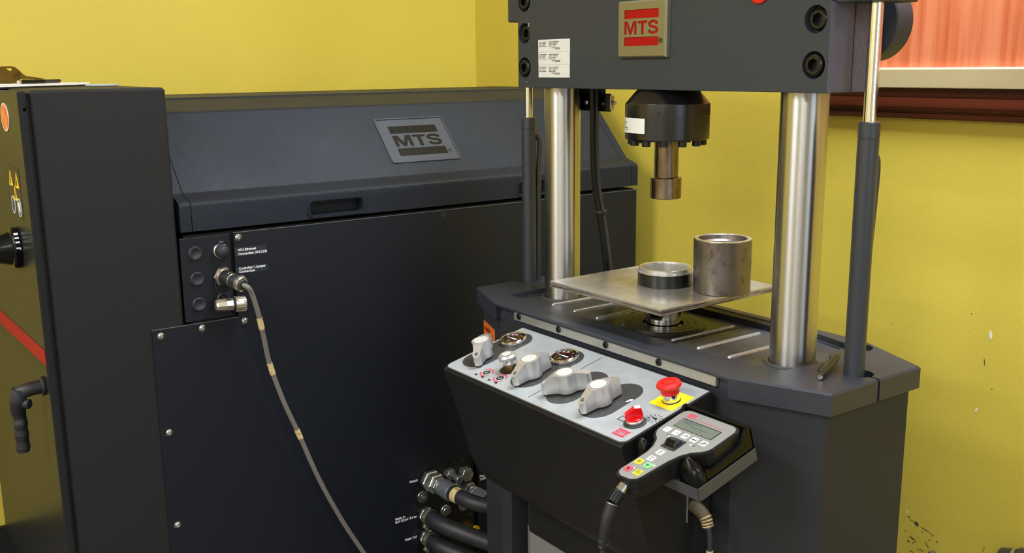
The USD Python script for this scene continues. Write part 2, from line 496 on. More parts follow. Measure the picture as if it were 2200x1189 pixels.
# printed labels on the front panel
for nm, y0, y1, z0, z1, lines in (("label_plate", 0.764, 0.837, 0.996, 1.0155, (("HPU Ethernet", 1.0075), ("Connection (W1118)", 0.9985))), ("label_plate", 0.764, 0.838, 0.957, 0.9725, (("Controller / Jumper", 0.9660), ("Connection", 0.9588)))):
    H.part(nm, ext(sbox(y0, z0, y1, z1), 0, 0.0006, hf), "label_dark", fp)
    H.part("lettering", cat(*[text(s, 0.0050, hf, 0.771, z, sx=0.98, bold=True, z=0.0006) for s, z in lines]), "print_white", fp, label="white lettering")
H.part("lettering", cat(text("Return", 0.0065, hf, 1.180, 0.3555, bold=True, z=0.0004, sx=0.9), text("Water In", 0.0062, hf, 1.135, 0.2655, bold=True, z=0.0004, sx=0.85),
                        text("MAX 120 psi / 8.6 bar", 0.0062, hf, 1.135, 0.2570, bold=True, z=0.0004, sx=0.72), text("Water Out", 0.0068, hf, 1.161, 0.2005, bold=True, z=0.0004, sx=0.8),
                        text("Pressure", 0.0062, hf, 1.396, 0.3150, bold=True, z=0.0004, sx=0.9), text("3000 psi", 0.0062, hf, 1.396, 0.3062, bold=True, z=0.0004, sx=0.9)), "print_white", fp, label="white lettering")
# connector panel with plugs
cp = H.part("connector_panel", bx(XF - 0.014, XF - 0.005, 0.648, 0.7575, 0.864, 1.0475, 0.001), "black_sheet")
cf = SIDE(XF - 0.005, 0, 0)
for y, z in ((0.6795, 1.013), (0.6795, 0.957), (0.6795, 0.901), (0.734, 0.905)):
    H.part("blanking_plug", lathe([(0, 0.0012), (0.002, 0.0006), (0.006, 0.0012), (0.0105, 0.0028), (0.0115, 0.0044), (0.0135, 0.0044), (0.0152, 0.002), (0.0154, 0), (0, 0)], SIDE(XF - 0.005, y, z), 40), "black_plug", cp)
T = SIDE(XF - 0.005, 0.735, 1.0125)
H.part("connector_ring", lathe([(0, 0), (0.0165, 0), (0.0165, 0.004), (0.0145, 0.006), (0, 0.006)], T, 40), "nickel", cp)
H.part("connector_cap", cat(lathe([(0, 0.005), (0.0148, 0.005), (0.0152, 0.010), (0.0135, 0.016), (0.0125, 0.0165), (0.011, 0.021), (0.006, 0.0235), (0, 0.024)], T, 40), put(bx(-0.006, 0.006, 0.011, 0.022, 0.0, 0.010, 0.0015), T)), "black_plug", cp)
# port plate with plugs and printed codes
pf = SIDE(XF - 0.012, 0, 0)
pp = H.part("port_plate", bx(XF - 0.03, XF - 0.012, 1.2, 1.39, 0.1, 0.383), "black_deep")
for y, z, r in ((1.2238, 0.3025, 0.0165), (1.2936, 0.245, 0.0158), (1.350, 0.2430, 0.0150), (1.30, 0.283, 0.0165)):
    H.part("port_plug", cut(lathe([(0, -0.002), (r, -0.002), (r, 0.003), (r - 0.0015, 0.0045), (0.0085, 0.0045), (0.0075, 0.0062), (0, 0.0062)], SIDE(XF - 0.012, y, z), 40),
                            ext(circ(0, 0, 0.0048, 6), 0.001, 0.02, SIDE(XF - 0.012, y, z))), "zinc" if r != 0.0165 or z > 0.29 else "knob_brass", pp)
H.part("hex_plug", hexa((XF - 0.012, 1.3519, 0.3368), (XF + 0.012, 1.3519, 0.3368), 0.0205), "zinc", pp)
tp = (XF - 0.012, 1.303, 0.349)
H.part("test_port", cat(hexa(tp, (XF + 0.010, 1.303, 0.349), 0.0165), rod((XF + 0.010, 1.303, 0.349), (XF + 0.034, 1.304, 0.3485), 0.0085, 24, 0.001), rod((XF + 0.034, 1.304, 0.3485), (XF + 0.048, 1.304, 0.348), 0.0105, 24, 0.0015)), "zinc", pp)
chain = []
for k, (dy, dz) in enumerate([(-0.004, -0.014), (-0.005, -0.021), (-0.005, -0.028), (-0.004, -0.035), (0.003, -0.014), (0.004, -0.021), (0.004, -0.028), (0.003, -0.034)]):
    chain.append(put(trimesh.creation.torus(0.0026, 0.0008, 12, 6), axis_frame((XF + 0.036, 1.304 + dy, 0.3485 + dz), (1, 0.9 * (k % 2), 0))))
H.part("chain", cat(*chain), "screw_steel", pp, kind="stuff")
H.part("port_code", cat(*[text(s, 0.0058, pf, y, z, z=0.0002, sx=0.8) for s, y, z in (("RO1", 1.226, 0.3715), ("RO2", 1.2015, 0.3275), ("WO1", 1.2005, 0.2650), ("MO1", 1.2015, 0.2090), ("PO1", 1.318, 0.372), ("DS 12", 1.342, 0.370), ("PO3", 1.366, 0.3155), ("DS12", 1.363, 0.2085))]), "print_grey", pp, label="small grey printed codes")
# control cabinet
DY = 0.365
cb = H.part("cabinet_body", bx(-2.97, XF - 0.003, 0.387, 0.6435, 0.115, 1.363, 0.005), "black_cabinet")
H.part("cabinet_base", bx(-2.84, -2.14, 0.43, 0.64, 0, 0.115), "black_deep")
H.part("door_gasket", bx(-2.96, XF - 0.012, 0.379, 0.388, 0.13, 1.35), "black_deep", cb)
door = H.part("cabinet_door", cut(bx(-2.985, XF - 0.001, DY, 0.381, 0.122, 1.361, 0.003), rod((XF - 0.02, 0.3755, 1.327), (XF + 0.02, 0.3755, 1.327), 0.0034)), "door_paint")
df = FRONT(0, DY, 0)
oval = affinity.translate(affinity.scale(circ(0, 0, 1, 40), 0.038, 0.0265), -2.250, 1.308)
H.part("oval_sticker", ext(oval, 0, 0.0012, df), "orange_sticker", door, label="oval orange sticker")
H.part("oval_sticker_rim", ext(oval.buffer(0.0018).difference(oval), 0, 0.0014, df), "sticker_white", door)
H.part("warning_label", ext(rrect(-2.298, -2.170, 1.106, 1.211, 0.002), 0, 0.0006, df), "print_black", door, label="black label with yellow triangles and blue discs")
tri = lambda x, z, r: Polygon([(x - r, z - 0.55 * r), (x + r, z - 0.55 * r), (x, z + 1.1 * r)])
for x, z in ((-2.264, 1.180), (-2.199, 1.180), (-2.231, 1.152)):
    H.part("warning_sign", decal(tri(x, z, 0.0175).buffer(0.001), df, 0.0008), "yellow_sign", door)
for x, z in ((-2.264, 1.180), (-2.199, 1.180), (-2.231, 1.152)):
    H.part("warning_symbol", decal(Polygon([(x - 0.004, z - 0.006), (x + 0.003, z - 0.006), (x + 0.001, z), (x + 0.005, z + 0.001), (x, z + 0.011), (x - 0.001, z + 0.003), (x - 0.004, z + 0.002)]), df, 0.0014), "print_black", door)
for x in (-2.262, -2.199):
    H.part("duty_sign", decal(circ(x, 1.130, 0.0165), df, 0.0008), "blue_sign", door)
    H.part("duty_ring", decal(ringp(x, 1.130, 0.0165, 0.0185), df, 0.0009), "sticker_white", door)
H.part("glove_symbol", decal(Polygon([(-2.207, 1.14), (-2.196, 1.141), (-2.192, 1.133), (-2.188, 1.126), (-2.196, 1.117), (-2.202, 1.124), (-2.206, 1.128)]), df, 0.0012), "sticker_white", door)
H.part("book_symbol", decal(Polygon([(-2.268, 1.124), (-2.262, 1.127), (-2.256, 1.124), (-2.256, 1.134), (-2.262, 1.137), (-2.268, 1.134)]), df, 0.0012), "label_dark", door)
# rotary main switch
T = FRONT(-2.262, DY, 1.040)
sw = H.part("rotary_switch", lathe([(0, 0), (0.043, 0), (0.043, 0.013), (0.041, 0.016), (0.036, 0.018), (0.031, 0.034), (0.029, 0.044), (0, 0.044)], T, 56), "black_gloss", door)
H.part("switch_lever", put(hull([(sx * a, b, z) for sx in (-1, 1) for a, b, z in ((0.011, -0.031, 0.018), (0.011, 0.031, 0.018), (0.007, -0.028, 0.050), (0.007, 0.028, 0.050))]), T @ frame((0, 0, 0), (0.94, 0.34, 0), (-0.34, 0.94, 0))), "black_plug", door)
H.part("switch_print", cat(*[put(bx(0.0427, 0.0434, -w / 2, w / 2, 0.004, 0.012), T @ frame((0, 0, 0), (math.cos(a), math.sin(a), 0), (-math.sin(a), math.cos(a), 0))) for a, w in ((0.85, 0.006), (0.62, 0.004), (0.40, 0.004), (0.12, 0.003))],
                          put(bx(0.0427, 0.0434, -0.004, 0.0005, 0.0035, 0.005), T @ frame((0, 0, 0), (math.cos(0.12), math.sin(0.12), 0), (-math.sin(0.12), math.cos(0.12), 0)))), "print_white", door, label="white switch markings")
stripe = Polygon([(-2.982, 0.8283), (-2.1045, 0.8530), (-2.1045, 0.8200), (-2.982, 0.7889)])
H.part("red_stripe", decal(stripe, df, 0.0005), "red_stripe", door, label="red stripe across the door")
H.part("black_stripe", decal(Polygon([(-2.982, 0.7889), (-2.1045, 0.8200), (-2.1045, 0.8040), (-2.982, 0.7730)]), df, 0.0005), "print_black", door)
hs = [(-2.190, DY, 0.755), (-2.190, DY - 0.030, 0.752), (-2.190, DY - 0.050, 0.742)]
hd = H.part("door_handle", cat(rod((-2.150, DY, 0.768), (-2.150, DY - 0.008, 0.768), 0.020, 28, 0.002), tube([(-2.150, DY - 0.002, 0.768), (-2.150, DY - 0.03, 0.766), (-2.155, DY - 0.05, 0.760)], 0.0145, 18),
                              tube([(-2.152, DY - 0.048, 0.770), (-2.155, DY - 0.052, 0.745), (-2.165, DY - 0.052, 0.722), (-2.168, DY - 0.050, 0.705), (-2.168, DY - 0.050, 0.692), (-2.169, DY - 0.050, 0.680), (-2.170, DY - 0.050, 0.668), (-2.170, DY - 0.050, 0.655), (-2.171, DY - 0.050, 0.640), (-2.171, DY - 0.050, 0.630)], [0.014, 0.0165, 0.0155, 0.0125, 0.0145, 0.0125, 0.0145, 0.0125, 0.0145, 0.012], 18),
                              rod((-2.150, DY - 0.043, 0.738), (-2.140, DY - 0.033, 0.738), 0.010, 20, 0.001)), "black_rubber", door)
# lid
prof = [(XF, 1.061), (XF, 1.1135), (XF - 0.0015, 1.1185), (XF - 0.006, 1.1225), (XF - 0.012, 1.1250), (-2.1455, 1.1360), (-2.1500, 1.1390), (-2.3000, 1.2993), (-2.3060, 1.3040), (-2.3150, 1.3062), (-2.438, 1.3265), (-2.446, 1.3275), (-2.452, 1.3318), (-2.80, 1.3318), (-2.80, 1.061)]
lidT = frame((0, 0, 0), (1, 0, 0), (0, 0, 1))                      # extrudes towards -y


def lid_piece(y0, y1):
    return ext(Polygon(prof), -y1, -y0, lidT)


pock = lambda y0, y1: cut(hull([(x, y, z) for x, g in ((XF + 0.02, 0.0), (XF - 0.028, 0.004)) for y, z in rrect(y0 + g, y1 - g, 1.0665 + g, 1.1015 - g, 0.011 - g).exterior.coords]), bx(0, 0.01, 0, 0.01, 0, 0.01))
HY = ((0.946, 1.0805), (1.534, 1.668))
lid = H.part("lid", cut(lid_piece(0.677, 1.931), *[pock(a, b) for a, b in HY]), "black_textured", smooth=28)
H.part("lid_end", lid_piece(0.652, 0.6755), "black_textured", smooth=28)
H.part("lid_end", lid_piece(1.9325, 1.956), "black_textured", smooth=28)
for a, b in HY:
    o = rrect(a - 0.004, b + 0.004, 1.0625, 1.1055, 0.014)
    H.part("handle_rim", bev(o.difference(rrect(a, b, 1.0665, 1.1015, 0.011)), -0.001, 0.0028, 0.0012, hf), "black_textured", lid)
sd = np.array([-0.150, 0, 0.1603])
sd /= np.linalg.norm(sd)
BT = frame(np.array([-2.1500, 1.206, 1.1390]) + sd * 0.0355, (0, 1, 0), sd)     # lid slope frame; x to the right, y up the slope
bo = rrect(0, 0.203, 0, 0.1435, 0.009)
H.part("badge_frame", bev(bo.difference(bo.buffer(-0.0042)), -0.001, 0.0030, 0.0015, BT), "badge_grey", lid)
H.part("badge_panel", ext(bo.buffer(-0.0042), -0.001, 0.0004, BT), "badge_grey", lid)


LET_M = Polygon([(0, 0), (0, 1), (0.27, 1), (0.475, 0.36), (0.68, 1), (0.95, 1), (0.95, 0), (0.77, 0), (0.77, 0.70), (0.565, 0), (0.385, 0), (0.18, 0.70), (0.18, 0)])
LET_T = Polygon([(0, 1), (0.70, 1), (0.70, 0.81), (0.445, 0.81), (0.445, 0), (0.255, 0), (0.255, 0.81), (0, 0.81)])
SP = spline([(0.650, 0.690, 0), (0.600, 0.835, 0), (0.47, 0.905, 0), (0.28, 0.905, 0), (0.14, 0.845, 0), (0.097, 0.715, 0), (0.16, 0.600, 0), (0.33, 0.540, 0), (0.48, 0.485, 0), (0.61, 0.415, 0), (0.655, 0.28, 0), (0.60, 0.150, 0), (0.46, 0.095, 0), (0.27, 0.095, 0), (0.13, 0.165, 0), (0.09, 0.305, 0)], 6)[:, :2]
LET_S = LineString(SP).buffer(0.095, cap_style="flat", quad_segs=4).simplify(0.006)
LETTERS = unary_union([LET_M, affinity.translate(LET_T, 1.045, 0), affinity.translate(LET_S, 1.815, 0)])


def logo(T, x, y, w, h, z, depth):
    """The three-letter emblem: two bars with the letters between them, fitted in w by h."""
    bar = 0.245 * h
    l = affinity.translate(affinity.scale(LETTERS, 0.985 * w / 2.565, 0.37 * h, origin=(0, 0)), x + 0.0075 * w, y + 0.315 * h)
    return [ext(sbox(x, y, x + w, y + bar), z, z + depth, T), ext(sbox(x, y + h - bar, x + w, y + h), z, z + depth, T), ext(l, z, z + depth, T)]


H.part("emblem", cat(*logo(BT, 0.032, 0.0225, 0.1395, 0.095, 0.0004, 0.0006)), "logo_black", lid, label="dark flat emblem MTS on the lid")
H.part("trademark", cat(decal(ringp(0.180, 0.031, 0.0042, 0.0052), BT, 0.0008), text("R", 0.005, BT, 0.1786, 0.0285, z=0.0008)), "label_dark", lid)

# clipboard, pen and disc on top of the cabinet
CZ = 1.363
CT = frame((-2.335, 0.385, CZ), (-0.655, 0.755, 0), (-0.755, -0.655, 0))     # x along the near long edge, y towards the wall
t = Thing("clipboard", "brown clipboard with bronze clip and white paper lying on the cabinet top", "clipboard", (-2.45, 0.43, CZ))
t.part("board", ext(rrect(-0.03, 0.305, 0, 0.215, 0.008), 0.0004, 0.0036, CT), "black_deep")
t.part("paper", ext(Polygon([(-0.025, 0.004), (0.285, 0.004), (0.262, 0.03), (0.262, 0.205), (-0.025, 0.205)]), 0.0036, 0.0085, CT), "paper")
cl = Polygon([(0.02, 0.012), (0.262, 0.0120), (0.258, 0.0165), (0.245, 0.0195), (0.200, 0.0240), (0.190, 0.0275), (0.172, 0.0405), (0.163, 0.0452), (0.150, 0.0468), (0.100, 0.0462), (0.02, 0.0455)])
cl = cl.difference(Polygon([(0.155, 0.0425), (0.136, 0.0425), (0.138, 0.0400), (0.151, 0.0345), (0.1555, 0.0385)]))
t.part("clip", ext(cl, -0.0012, 0.0012, CT @ frame((0, 0.105, 0), (1, 0, 0), (0, 0.02, 1))), "bronze_clip")
t.part("clip_base", ext(rrect(0.02, 0.262, 0.095, 0.145, 0.004), 0.0085, 0.0128, CT), "bronze_clip")
t = Thing("ballpoint_pen", "dark ballpoint pen with silver tip lying across the clipboard paper", "pen", (-2.39, 0.46, CZ))
pa, pb = (CT @ np.array([0.055, 0.012, 0.0131, 1]))[:3], (CT @ np.array([0.195, 0.016, 0.0131, 1]))[:3]
d = (pb - pa) / np.linalg.norm(pb - pa)
t.part("barrel", rod(pa + d * 0.008, pa + d * 0.085, 0.0046, 20, 0.0006), "black_gloss")
t.part("grip", rod(pa + d * 0.085, pb, 0.0042, 20, 0.001), "pen_metal")
t.part("button", rod(pa, pa + d * 0.008, 0.0040, 20, 0.0008), "chrome")
t.part("pocket_clip", put(bx(0.01, 0.05, -0.001, 0.001, 0.0046, 0.0062), frame(pa, d, np.cross([0, 0, 1.0], d))), "chrome")
t = Thing("plastic_disc", "pale grey flat disc lying on the cabinet top near its right edge", "disc", (-2.45, 0.605, CZ))
t.part("disc", lathe([(0, 0), (0.034, 0), (0.036, 0.0015), (0.036, 0.004), (0.034, 0.005), (0, 0.005)], frame((-2.43, 0.602, CZ), (1, 0, 0), (0, 1, 0)), 40), "puck_grey")

# grey controller cable plugged into the power unit
P0 = np.array([XF - 0.005, 0.733, 0.957])
ax = np.array([0.93, 0.30, -0.16])
ax /= np.linalg.norm(ax)
t = Thing("controller_cable", "grey cable with nickel round connector plugged into the power unit, hanging down its front", "cable", (-2.05, 0.85, 0.5))
c = t.part("connector", cat(hexa(P0, P0 + ax * 0.008, 0.0215), rod(P0 + ax * 0.008, P0 + ax * 0.012, 0.0185, 32, 0.001), rod(P0 + ax * 0.034, P0 + ax * 0.038, 0.0150, 32, 0.001), rod(P0 + ax * 0.058, P0 + ax * 0.070, 0.0165, 32, 0.002)), "nickel")
kn = []
for k in range(28):
    a = 2 * math.pi * k / 28
    kn.append(put(bx(0.0165, 0.0178, -0.0011, 0.0011, 0.012, 0.028), axis_frame(P0, ax) @ frame((0, 0, 0), (math.cos(a), math.sin(a), 0), (-math.sin(a), math.cos(a), 0))))
t.part("coupling_nut", cat(rod(P0 + ax * 0.012, P0 + ax * 0.030, 0.0165, 32, 0.001), *kn), "pen_metal", c)
t.part("connector_body", cat(rod(P0 + ax * 0.030, P0 + ax * 0.046, 0.0142, 32), rod(P0 + ax * 0.042, P0 + ax * 0.060, 0.0158, 32, 0.001), rod(P0 + ax * 0.068, P0 + ax * 0.074, 0.0105, 24, 0.001)), "black_plug", c)
E0 = P0 + ax * 0.072
cpts = [E0, E0 + ax * 0.012 + np.array([0, 0.004, -0.004]), (-2.030, 0.7715, 0.9220), (-2.035, 0.7835, 0.880), (-2.045, 0.7965, 0.822), (-2.055, 0.8110, 0.752), (-2.058, 0.838, 0.662), (-2.060, 0.872, 0.572), (-2.060, 0.915, 0.452), (-2.058, 0.965, 0.338), (-2.055, 1.013, 0.245), (-2.04, 1.07, 0.14), (-2.0, 1.13, 0.03), (-1.95, 1.2, 0.006)]
t.part("cord", tube(cpts, 0.0054, 14), "cable_grey")
CS = spline(cpts, 40)
for z0, z1 in ((0.868, 0.840), (0.757, 0.727), (0.585, 0.560)):
    q = CS[(CS[:, 2] < z0) & (CS[:, 2] > z1) & (CS[:, 1] > 0.77)]
    t.part("tape_tag", tube(q, 0.0064, 14, raw=True), "tape_tan", label="tan marker sleeve")

t = Thing("jumper_plug", "champagne metal round plug hanging from a thin black cord beside the cable connector", "connector", (-2.08, 0.735, 0.895))
J0, J1 = np.array([-2.078, 0.706, 0.899]), np.array([-2.072, 0.770, 0.896])
jd = (J1 - J0) / np.linalg.norm(J1 - J0)
pt = lambda s: J0 + jd * s
t.part("body", cat(lathe([(0, 0), (0.011, 0), (0.0135, 0.004), (0.0150, 0.022), (0, 0.022)], axis_frame(pt(0), jd), 10), rod(pt(0.022), pt(0.037), 0.0145, 8)), "nickel", smooth=20)
t.part("strap_ring", rod(pt(0.036), pt(0.042), 0.0150, 28, 0.001), "black_plug")
rib = []
for k in range(18):
    a = 2 * math.pi * k / 18
    rib.append(put(bx(0.0145, 0.0166, -0.0017, 0.0017, 0.042, 0.064), axis_frame(J0, jd) @ frame((0, 0, 0), (math.cos(a), math.sin(a), 0), (-math.sin(a), math.cos(a), 0))))
t.part("ribbed_nut", cat(rod(pt(0.041), pt(0.065), 0.0150, 28, 0.001), *rib), "nickel")
t.part("tether", tube([P0 + np.array([0.004, -0.017, -0.012]), (-2.092, 0.717, 0.930), (-2.085, 0.722, 0.918), (-2.076, 0.733, 0.910), pt(0.038) + np.array([0, 0, 0.013])], 0.0010, 8), "black_gloss")
t.part("tether_end", tube([pt(0.040) + np.array([0, 0, 0.013]), (-2.082, 0.765, 0.921), (-2.090, 0.776, 0.935)], 0.0008, 8), "black_gloss")
t.part("strap_latch", bx(-2.082, -2.070, 0.741, 0.751, 0.876, 0.884, 0.001), "black_gloss")


# hoses into the port plate
def hose(name, label, start, path, r, fit, group=None):
    t = Thing(name, label, "hose", (-1.95, start[1] + 0.05, 0.0))
    s = np.array(start, float)
    t.part("hose", tube(path, r, 24), "black_rubber")
    return t, s


hp = [(-2.03, 1.2465, 0.346), (-1.97, 1.252, 0.345), (-1.92, 1.272, 0.339), (-1.8655, 1.330, 0.330)]
t, s = hose("return_hose", "black hydraulic hose with large hex fitting at the port marked return, topmost of the hoses", (XF - 0.012, 1.245, 0.3462), hp, 0.0192, 1)
f = t.part("fitting", cat(hexa(s, s + [0.020, 0, 0], 0.0290), rod(s + [0.020, 0, 0], s + [0.025, 0, 0], 0.0235, 32), hexa(s + [0.024, 0, 0], s + [0.044, 0.001, 0], 0.0275)), "zinc")
t.part("collar", cat(hexa(s + [0.042, 0.001, 0], s + [0.056, 0.0012, 0], 0.0215), rod(s + [0.056, 0.0012, 0], s + [0.061, 0.0012, 0], 0.0190, 28, 0.001), rod(s + [0.061, 0.0013, 0], s + [0.066, 0.0014, 0], 0.0205, 28, 0.001), rod(s + [0.066, 0.0015, 0], s + [0.070, 0.0015, 0], 0.0190, 28, 0.001)), "zinc", f)
t.part("ferrule", rod(s + [0.069, 0.0015, 0], s + [0.112, 0.003, -0.0005], 0.0232, 32, 0.0015), "ferrule_grey", f)
q = spline(hp, 20)
t.part("tape_tag", tube(q[(q[:, 0] > -1.993) & (q[:, 0] < -1.970)], 0.0199, 20, raw=True), "tape_tan", label="tan marker sleeve")
hp = [(-2.02, 1.360, 0.294), (-1.95, 1.368, 0.292), (-1.8655, 1.410, 0.285)]
t, s = hose("pressure_hose", "hydraulic hose with ribbed steel fitting right of the return hose, beside the base", (XF - 0.012, 1.356, 0.2945), hp, 0.0175, 1)
f = t.part("fitting", cat(hexa(s, s + [0.030, 0, 0], 0.0230), hexa(s + [0.030, 0, 0], s + [0.044, 0, 0], 0.0180)), "zinc")
t.part("collar", cat(rod(s + [0.044, 0, 0], s + [0.050, 0, 0], 0.0165, 28, 0.001), rod(s + [0.050, 0, 0], s + [0.056, 0, 0], 0.0178, 28, 0.001), rod(s + [0.056, 0, 0], s + [0.061, 0, 0], 0.0160, 28, 0.001)), "zinc", f)
t.part("ferrule", rod(s + [0.060, 0, 0], s + [0.105, 0.002, 0], 0.0190, 32, 0.0015), "ferrule_grey", f)
for nm, lb, y, z, ends in (("water_hose", "thick black hose with band clamp at the port marked water in", 1.2285, 0.2535, [(-2.09, 1.2285, 0.2532), (-2.03, 1.234, 0.252), (-1.97, 1.262, 0.243), (-1.91, 1.308, 0.226), (-1.8655, 1.370, 0.208)]),
                           ("water_hose", "thick black hose with band clamp at the port marked water out", 1.2285, 0.1900, [(-2.09, 1.2285, 0.1897), (-2.03, 1.234, 0.188), (-1.97, 1.265, 0.176), (-1.91, 1.306, 0.158), (-1.8655, 1.365, 0.140)])):
    t, s = hose(nm, lb, (XF - 0.012, y, z), ends, 0.0216, 0)
    t.part("elbow", cat(hexa(s, s + [0.016, 0, 0], 0.0225), rod(s + [0.014, 0, 0], s + [0.026, 0.001, 0], 0.0190, 28)), "zinc")
    t.part("hose_clamp", cat(lathe([(0.0218, 0), (0.0232, 0), (0.0232, 0.011), (0.0218, 0.011), (0.0218, 0)], axis_frame(s + [0.026, 0.0005, 0], (1, 0.03, 0)), 32), rod(s + [0.0305, -0.020, -0.016], s + [0.0315, -0.010, -0.027], 0.0055, 16, 0.0008)), "nickel")
hp = [(-2.05, 1.357, 0.187), (-2.00, 1.36, 0.184), (-1.93, 1.378, 0.172), (-1.8655, 1.420, 0.150)]
t, s = hose("drain_hose", "thin black hose with brass fitting and yellow ring between the water hoses and the base", (XF - 0.012, 1.356, 0.190), hp, 0.0095, 0)
t.part("fitting", cat(hexa(s, s + [0.020, 0, 0], 0.0135), rod(s + [0.02, 0, 0], s + [0.048, 0.0005, -0.001], 0.0105, 24, 0.001)), "knob_brass")
t.part("ring", rod(s + [0.046, 0.0005, -0.001], s + [0.052, 0.0005, -0.0012], 0.0125, 24, 0.001), "yellow_ring", label="yellow ring")
q = spline(hp, 20)
t.part("tape_tag", tube(q[(q[:, 0] > -2.015) & (q[:, 0] < -1.985)], 0.0104, 16, raw=True), "tape_tan", label="tan marker sleeve")

# ------------------------------------------------------------------ load frame
CX, CY = -1.3965, 1.3755
F = Thing("testing_machine", "dark grey two-column materials testing frame with red and brass badge on its crosshead", "testing machine", (-1.395, 1.377, 0))
lip = Polygon([(-1.728, 1.195), (-1.057, 1.195), (-0.903, 1.254), (-0.903, 1.49), (-1.054, 1.553), (-1.728, 1.553), (-1.878, 1.49), (-1.878, 1.25)])
shell = lip.buffer(-0.0135, join_style="mitre")
sh = cut(ext(shell, 0.015, 0.862), bx(-1.69, -1.105, 1.1, 1.268, 0.06, 0.60))
F.part("base_shell", sh, "base_grey", smooth=False)
ap = F.part("access_panel", cat(bx(-1.640, -1.13, 1.222, 1.262, 0.07, 0.60), hull([(-1.668, 1.238, z) for z in (0.07, 0.6)] + [(-1.640, 1.222, z) for z in (0.07, 0.6)] + [(-1.640, 1.262, z) for z in (0.07, 0.6)] + [(-1.668, 1.262, z) for z in (0.07, 0.6)])), "base_grey", smooth=False)
F.part("grey_field", cat(bx(-1.6395, -1.13, 1.2205, 1.2225, 0.07, 0.392), hull([(-1.6685, y, z) for z in (0.07, 0.392) for y in (1.2365, 1.238)] + [(-1.640, y, z) for z in (0.07, 0.392) for y in (1.2205, 1.222)])), "grey_panel", ap, label="light grey lower field", smooth=False)
F.part("black_field", bx(-1.6402, -1.13, 1.2205, 1.2225, 0.392, 0.60), "black_deep", ap)
# top cover with its pan
pan = Polygon([(-1.766, 1.264), (-1.19, 1.266), (-1.026, 1.286), (-1.018, 1.404), (-1.05, 1.445), (-1.05, 1.508), (-1.16, 1.530), (-1.62, 1.530), (-1.74, 1.508), (-1.74, 1.445), (-1.772, 1.404)])
top = cat(ext(lip, 0.862, 0.8965), )
inn = lip.buffer(-0.003, join_style="mitre")
top = hull([(x, y, z) for P, z in ((lip, 0.8625), (lip, 0.8965), (inn, 0.900)) for x, y in P.exterior.coords])
pan_lo = pan.buffer(-0.005, join_style="mitre")
pc = hull([(x, y, z) for P, z in ((pan, 0.91), (pan, 0.9003), (pan_lo, 0.884)) for x, y in P.exterior.coords]) if False else ext(pan, 0.886, 0.92)
cuts = [pc, bx(-1.722, -1.062, 1.15, 1.2085, 0.85, 0.8925)]
for sx in (-1, 1):
    X = -1.401 + sx * 0.455
    cuts += [rod((X + sx * 0.004, 1.377, 0.80), (X + sx * 0.004, 1.377, 0.95), 0.0225, 28), bx(min(X, X + sx * 0.06), max(X, X + sx * 0.06), 1.3715, 1.3775, 0.85, 0.95)]
    cuts += [hull([(a, b, c) for c in (0.889, 0.93) for a, b in circ(-1.401 + sx * 0.36, 1.505, 0.03, 20).exterior.coords])]
F.part("base_cover", cut(top, *cuts), "cover_plastic", smooth=25)
pn = F.part("pan", ext(pan.buffer(-0.0004), 0.880, 0.8864), "pan_steel")
F.part("pan_border", bev(pan.buffer(-0.0002).difference(pan.buffer(-0.006, join_style="mitre")), 0.886, 0.8905, 0.003), "pan_steel", pn)
F.part("rear_dark_bar", bx(-1.615, -1.165, 1.506, 1.5295, 0.8866, 0.8985, 0.001), "black_deep", pn)  # added black bar darkens the rear pan wall in place of a deeper recess
for x in (-1.671, -1.597, -1.5235, -1.305, -1.239, -1.164):
    r = 0.0045
    prof_ = [(0, 0), (r, 0), (r * 0.85, r * 0.5), (r * 0.5, r * 0.8), (0, r * 0.9)]
    F.part("rib", hull(np.vstack([put(lathe(prof_, n=16), frame((x, y, 0.8862), (1, 0, 0), (0, 1, 0))).vertices for y in (1.313, 1.478)])), "rib_metal", pn, smooth=50)
gk = F.part("gasket", bx(CX - 0.105, CX + 0.105, CY - 0.105, CY + 0.105, 0.8862, 0.8876, 0.0005), "mat_black", pn)
F.part("gasket_ring", lathe([(0, 0), (0.083, 0), (0.083, 0.002), (0.0795, 0.0065), (0.066, 0.0065), (0.065, 0.0055), (0.064, 0.0068), (0.051, 0.0068), (0.050, 0.0058), (0.049, 0.007), (0.041, 0.007), (0.041, 0.001), (0, 0.001)], frame((CX, CY, 0.8874), (1, 0, 0), (0, 1, 0)), 64), "mat_black", pn)
F.part("piston", cut(lathe([(0, 0), (0.0358, 0), (0.0365, 0.001), (0.0365, 0.004), (0.035, 0.0055), (0.035, 0.0705), (0, 0.0705)], frame((CX, CY, 0.887), (1, 0, 0), (0, 1, 0)), 56), rod((CX + 0.02, CY - 0.012, 0.908), (CX + 0.05, CY - 0.030, 0.908), 0.0035, 16)), "chrome")
for sx in (-1, 1):
    X = -1.399 + sx * 0.321
    F.part("column", lathe([(0, 0), (0.0395, 0), (0.0395, 0.86), (0, 0.86)], frame((X, 1.377, 0.872), (1, 0, 0), (0, 1, 0)), 96), "column_steel")
    F.part("column_collar", lathe([(0.0410, 0), (0.0500, 0), (0.0500, 0.0012), (0.0475, 0.0042), (0.0430, 0.0042), (0.0412, 0.003), (0.0410, 0)], frame((X, 1.377, 0.8862), (1, 0, 0), (0, 1, 0)), 64), "pan_steel")
# front strip under the cover lip
st = F.part("front_strip", bx(-1.662, -1.092, 1.1995, 1.2075, 0.8735, 0.8915, 0.0008), "strip_steel")
for x in (-1.643, -1.510, -1.368, -1.226):
    F.part("strip_bolt", cut(rod((x, 1.200, 0.884), (x, 1.1965, 0.884), 0.0066, 24, 0.0008), rod((x, 1.1985, 0.884), (x, 1.19, 0.884), 0.0030, 6)), "bolt_black", st)
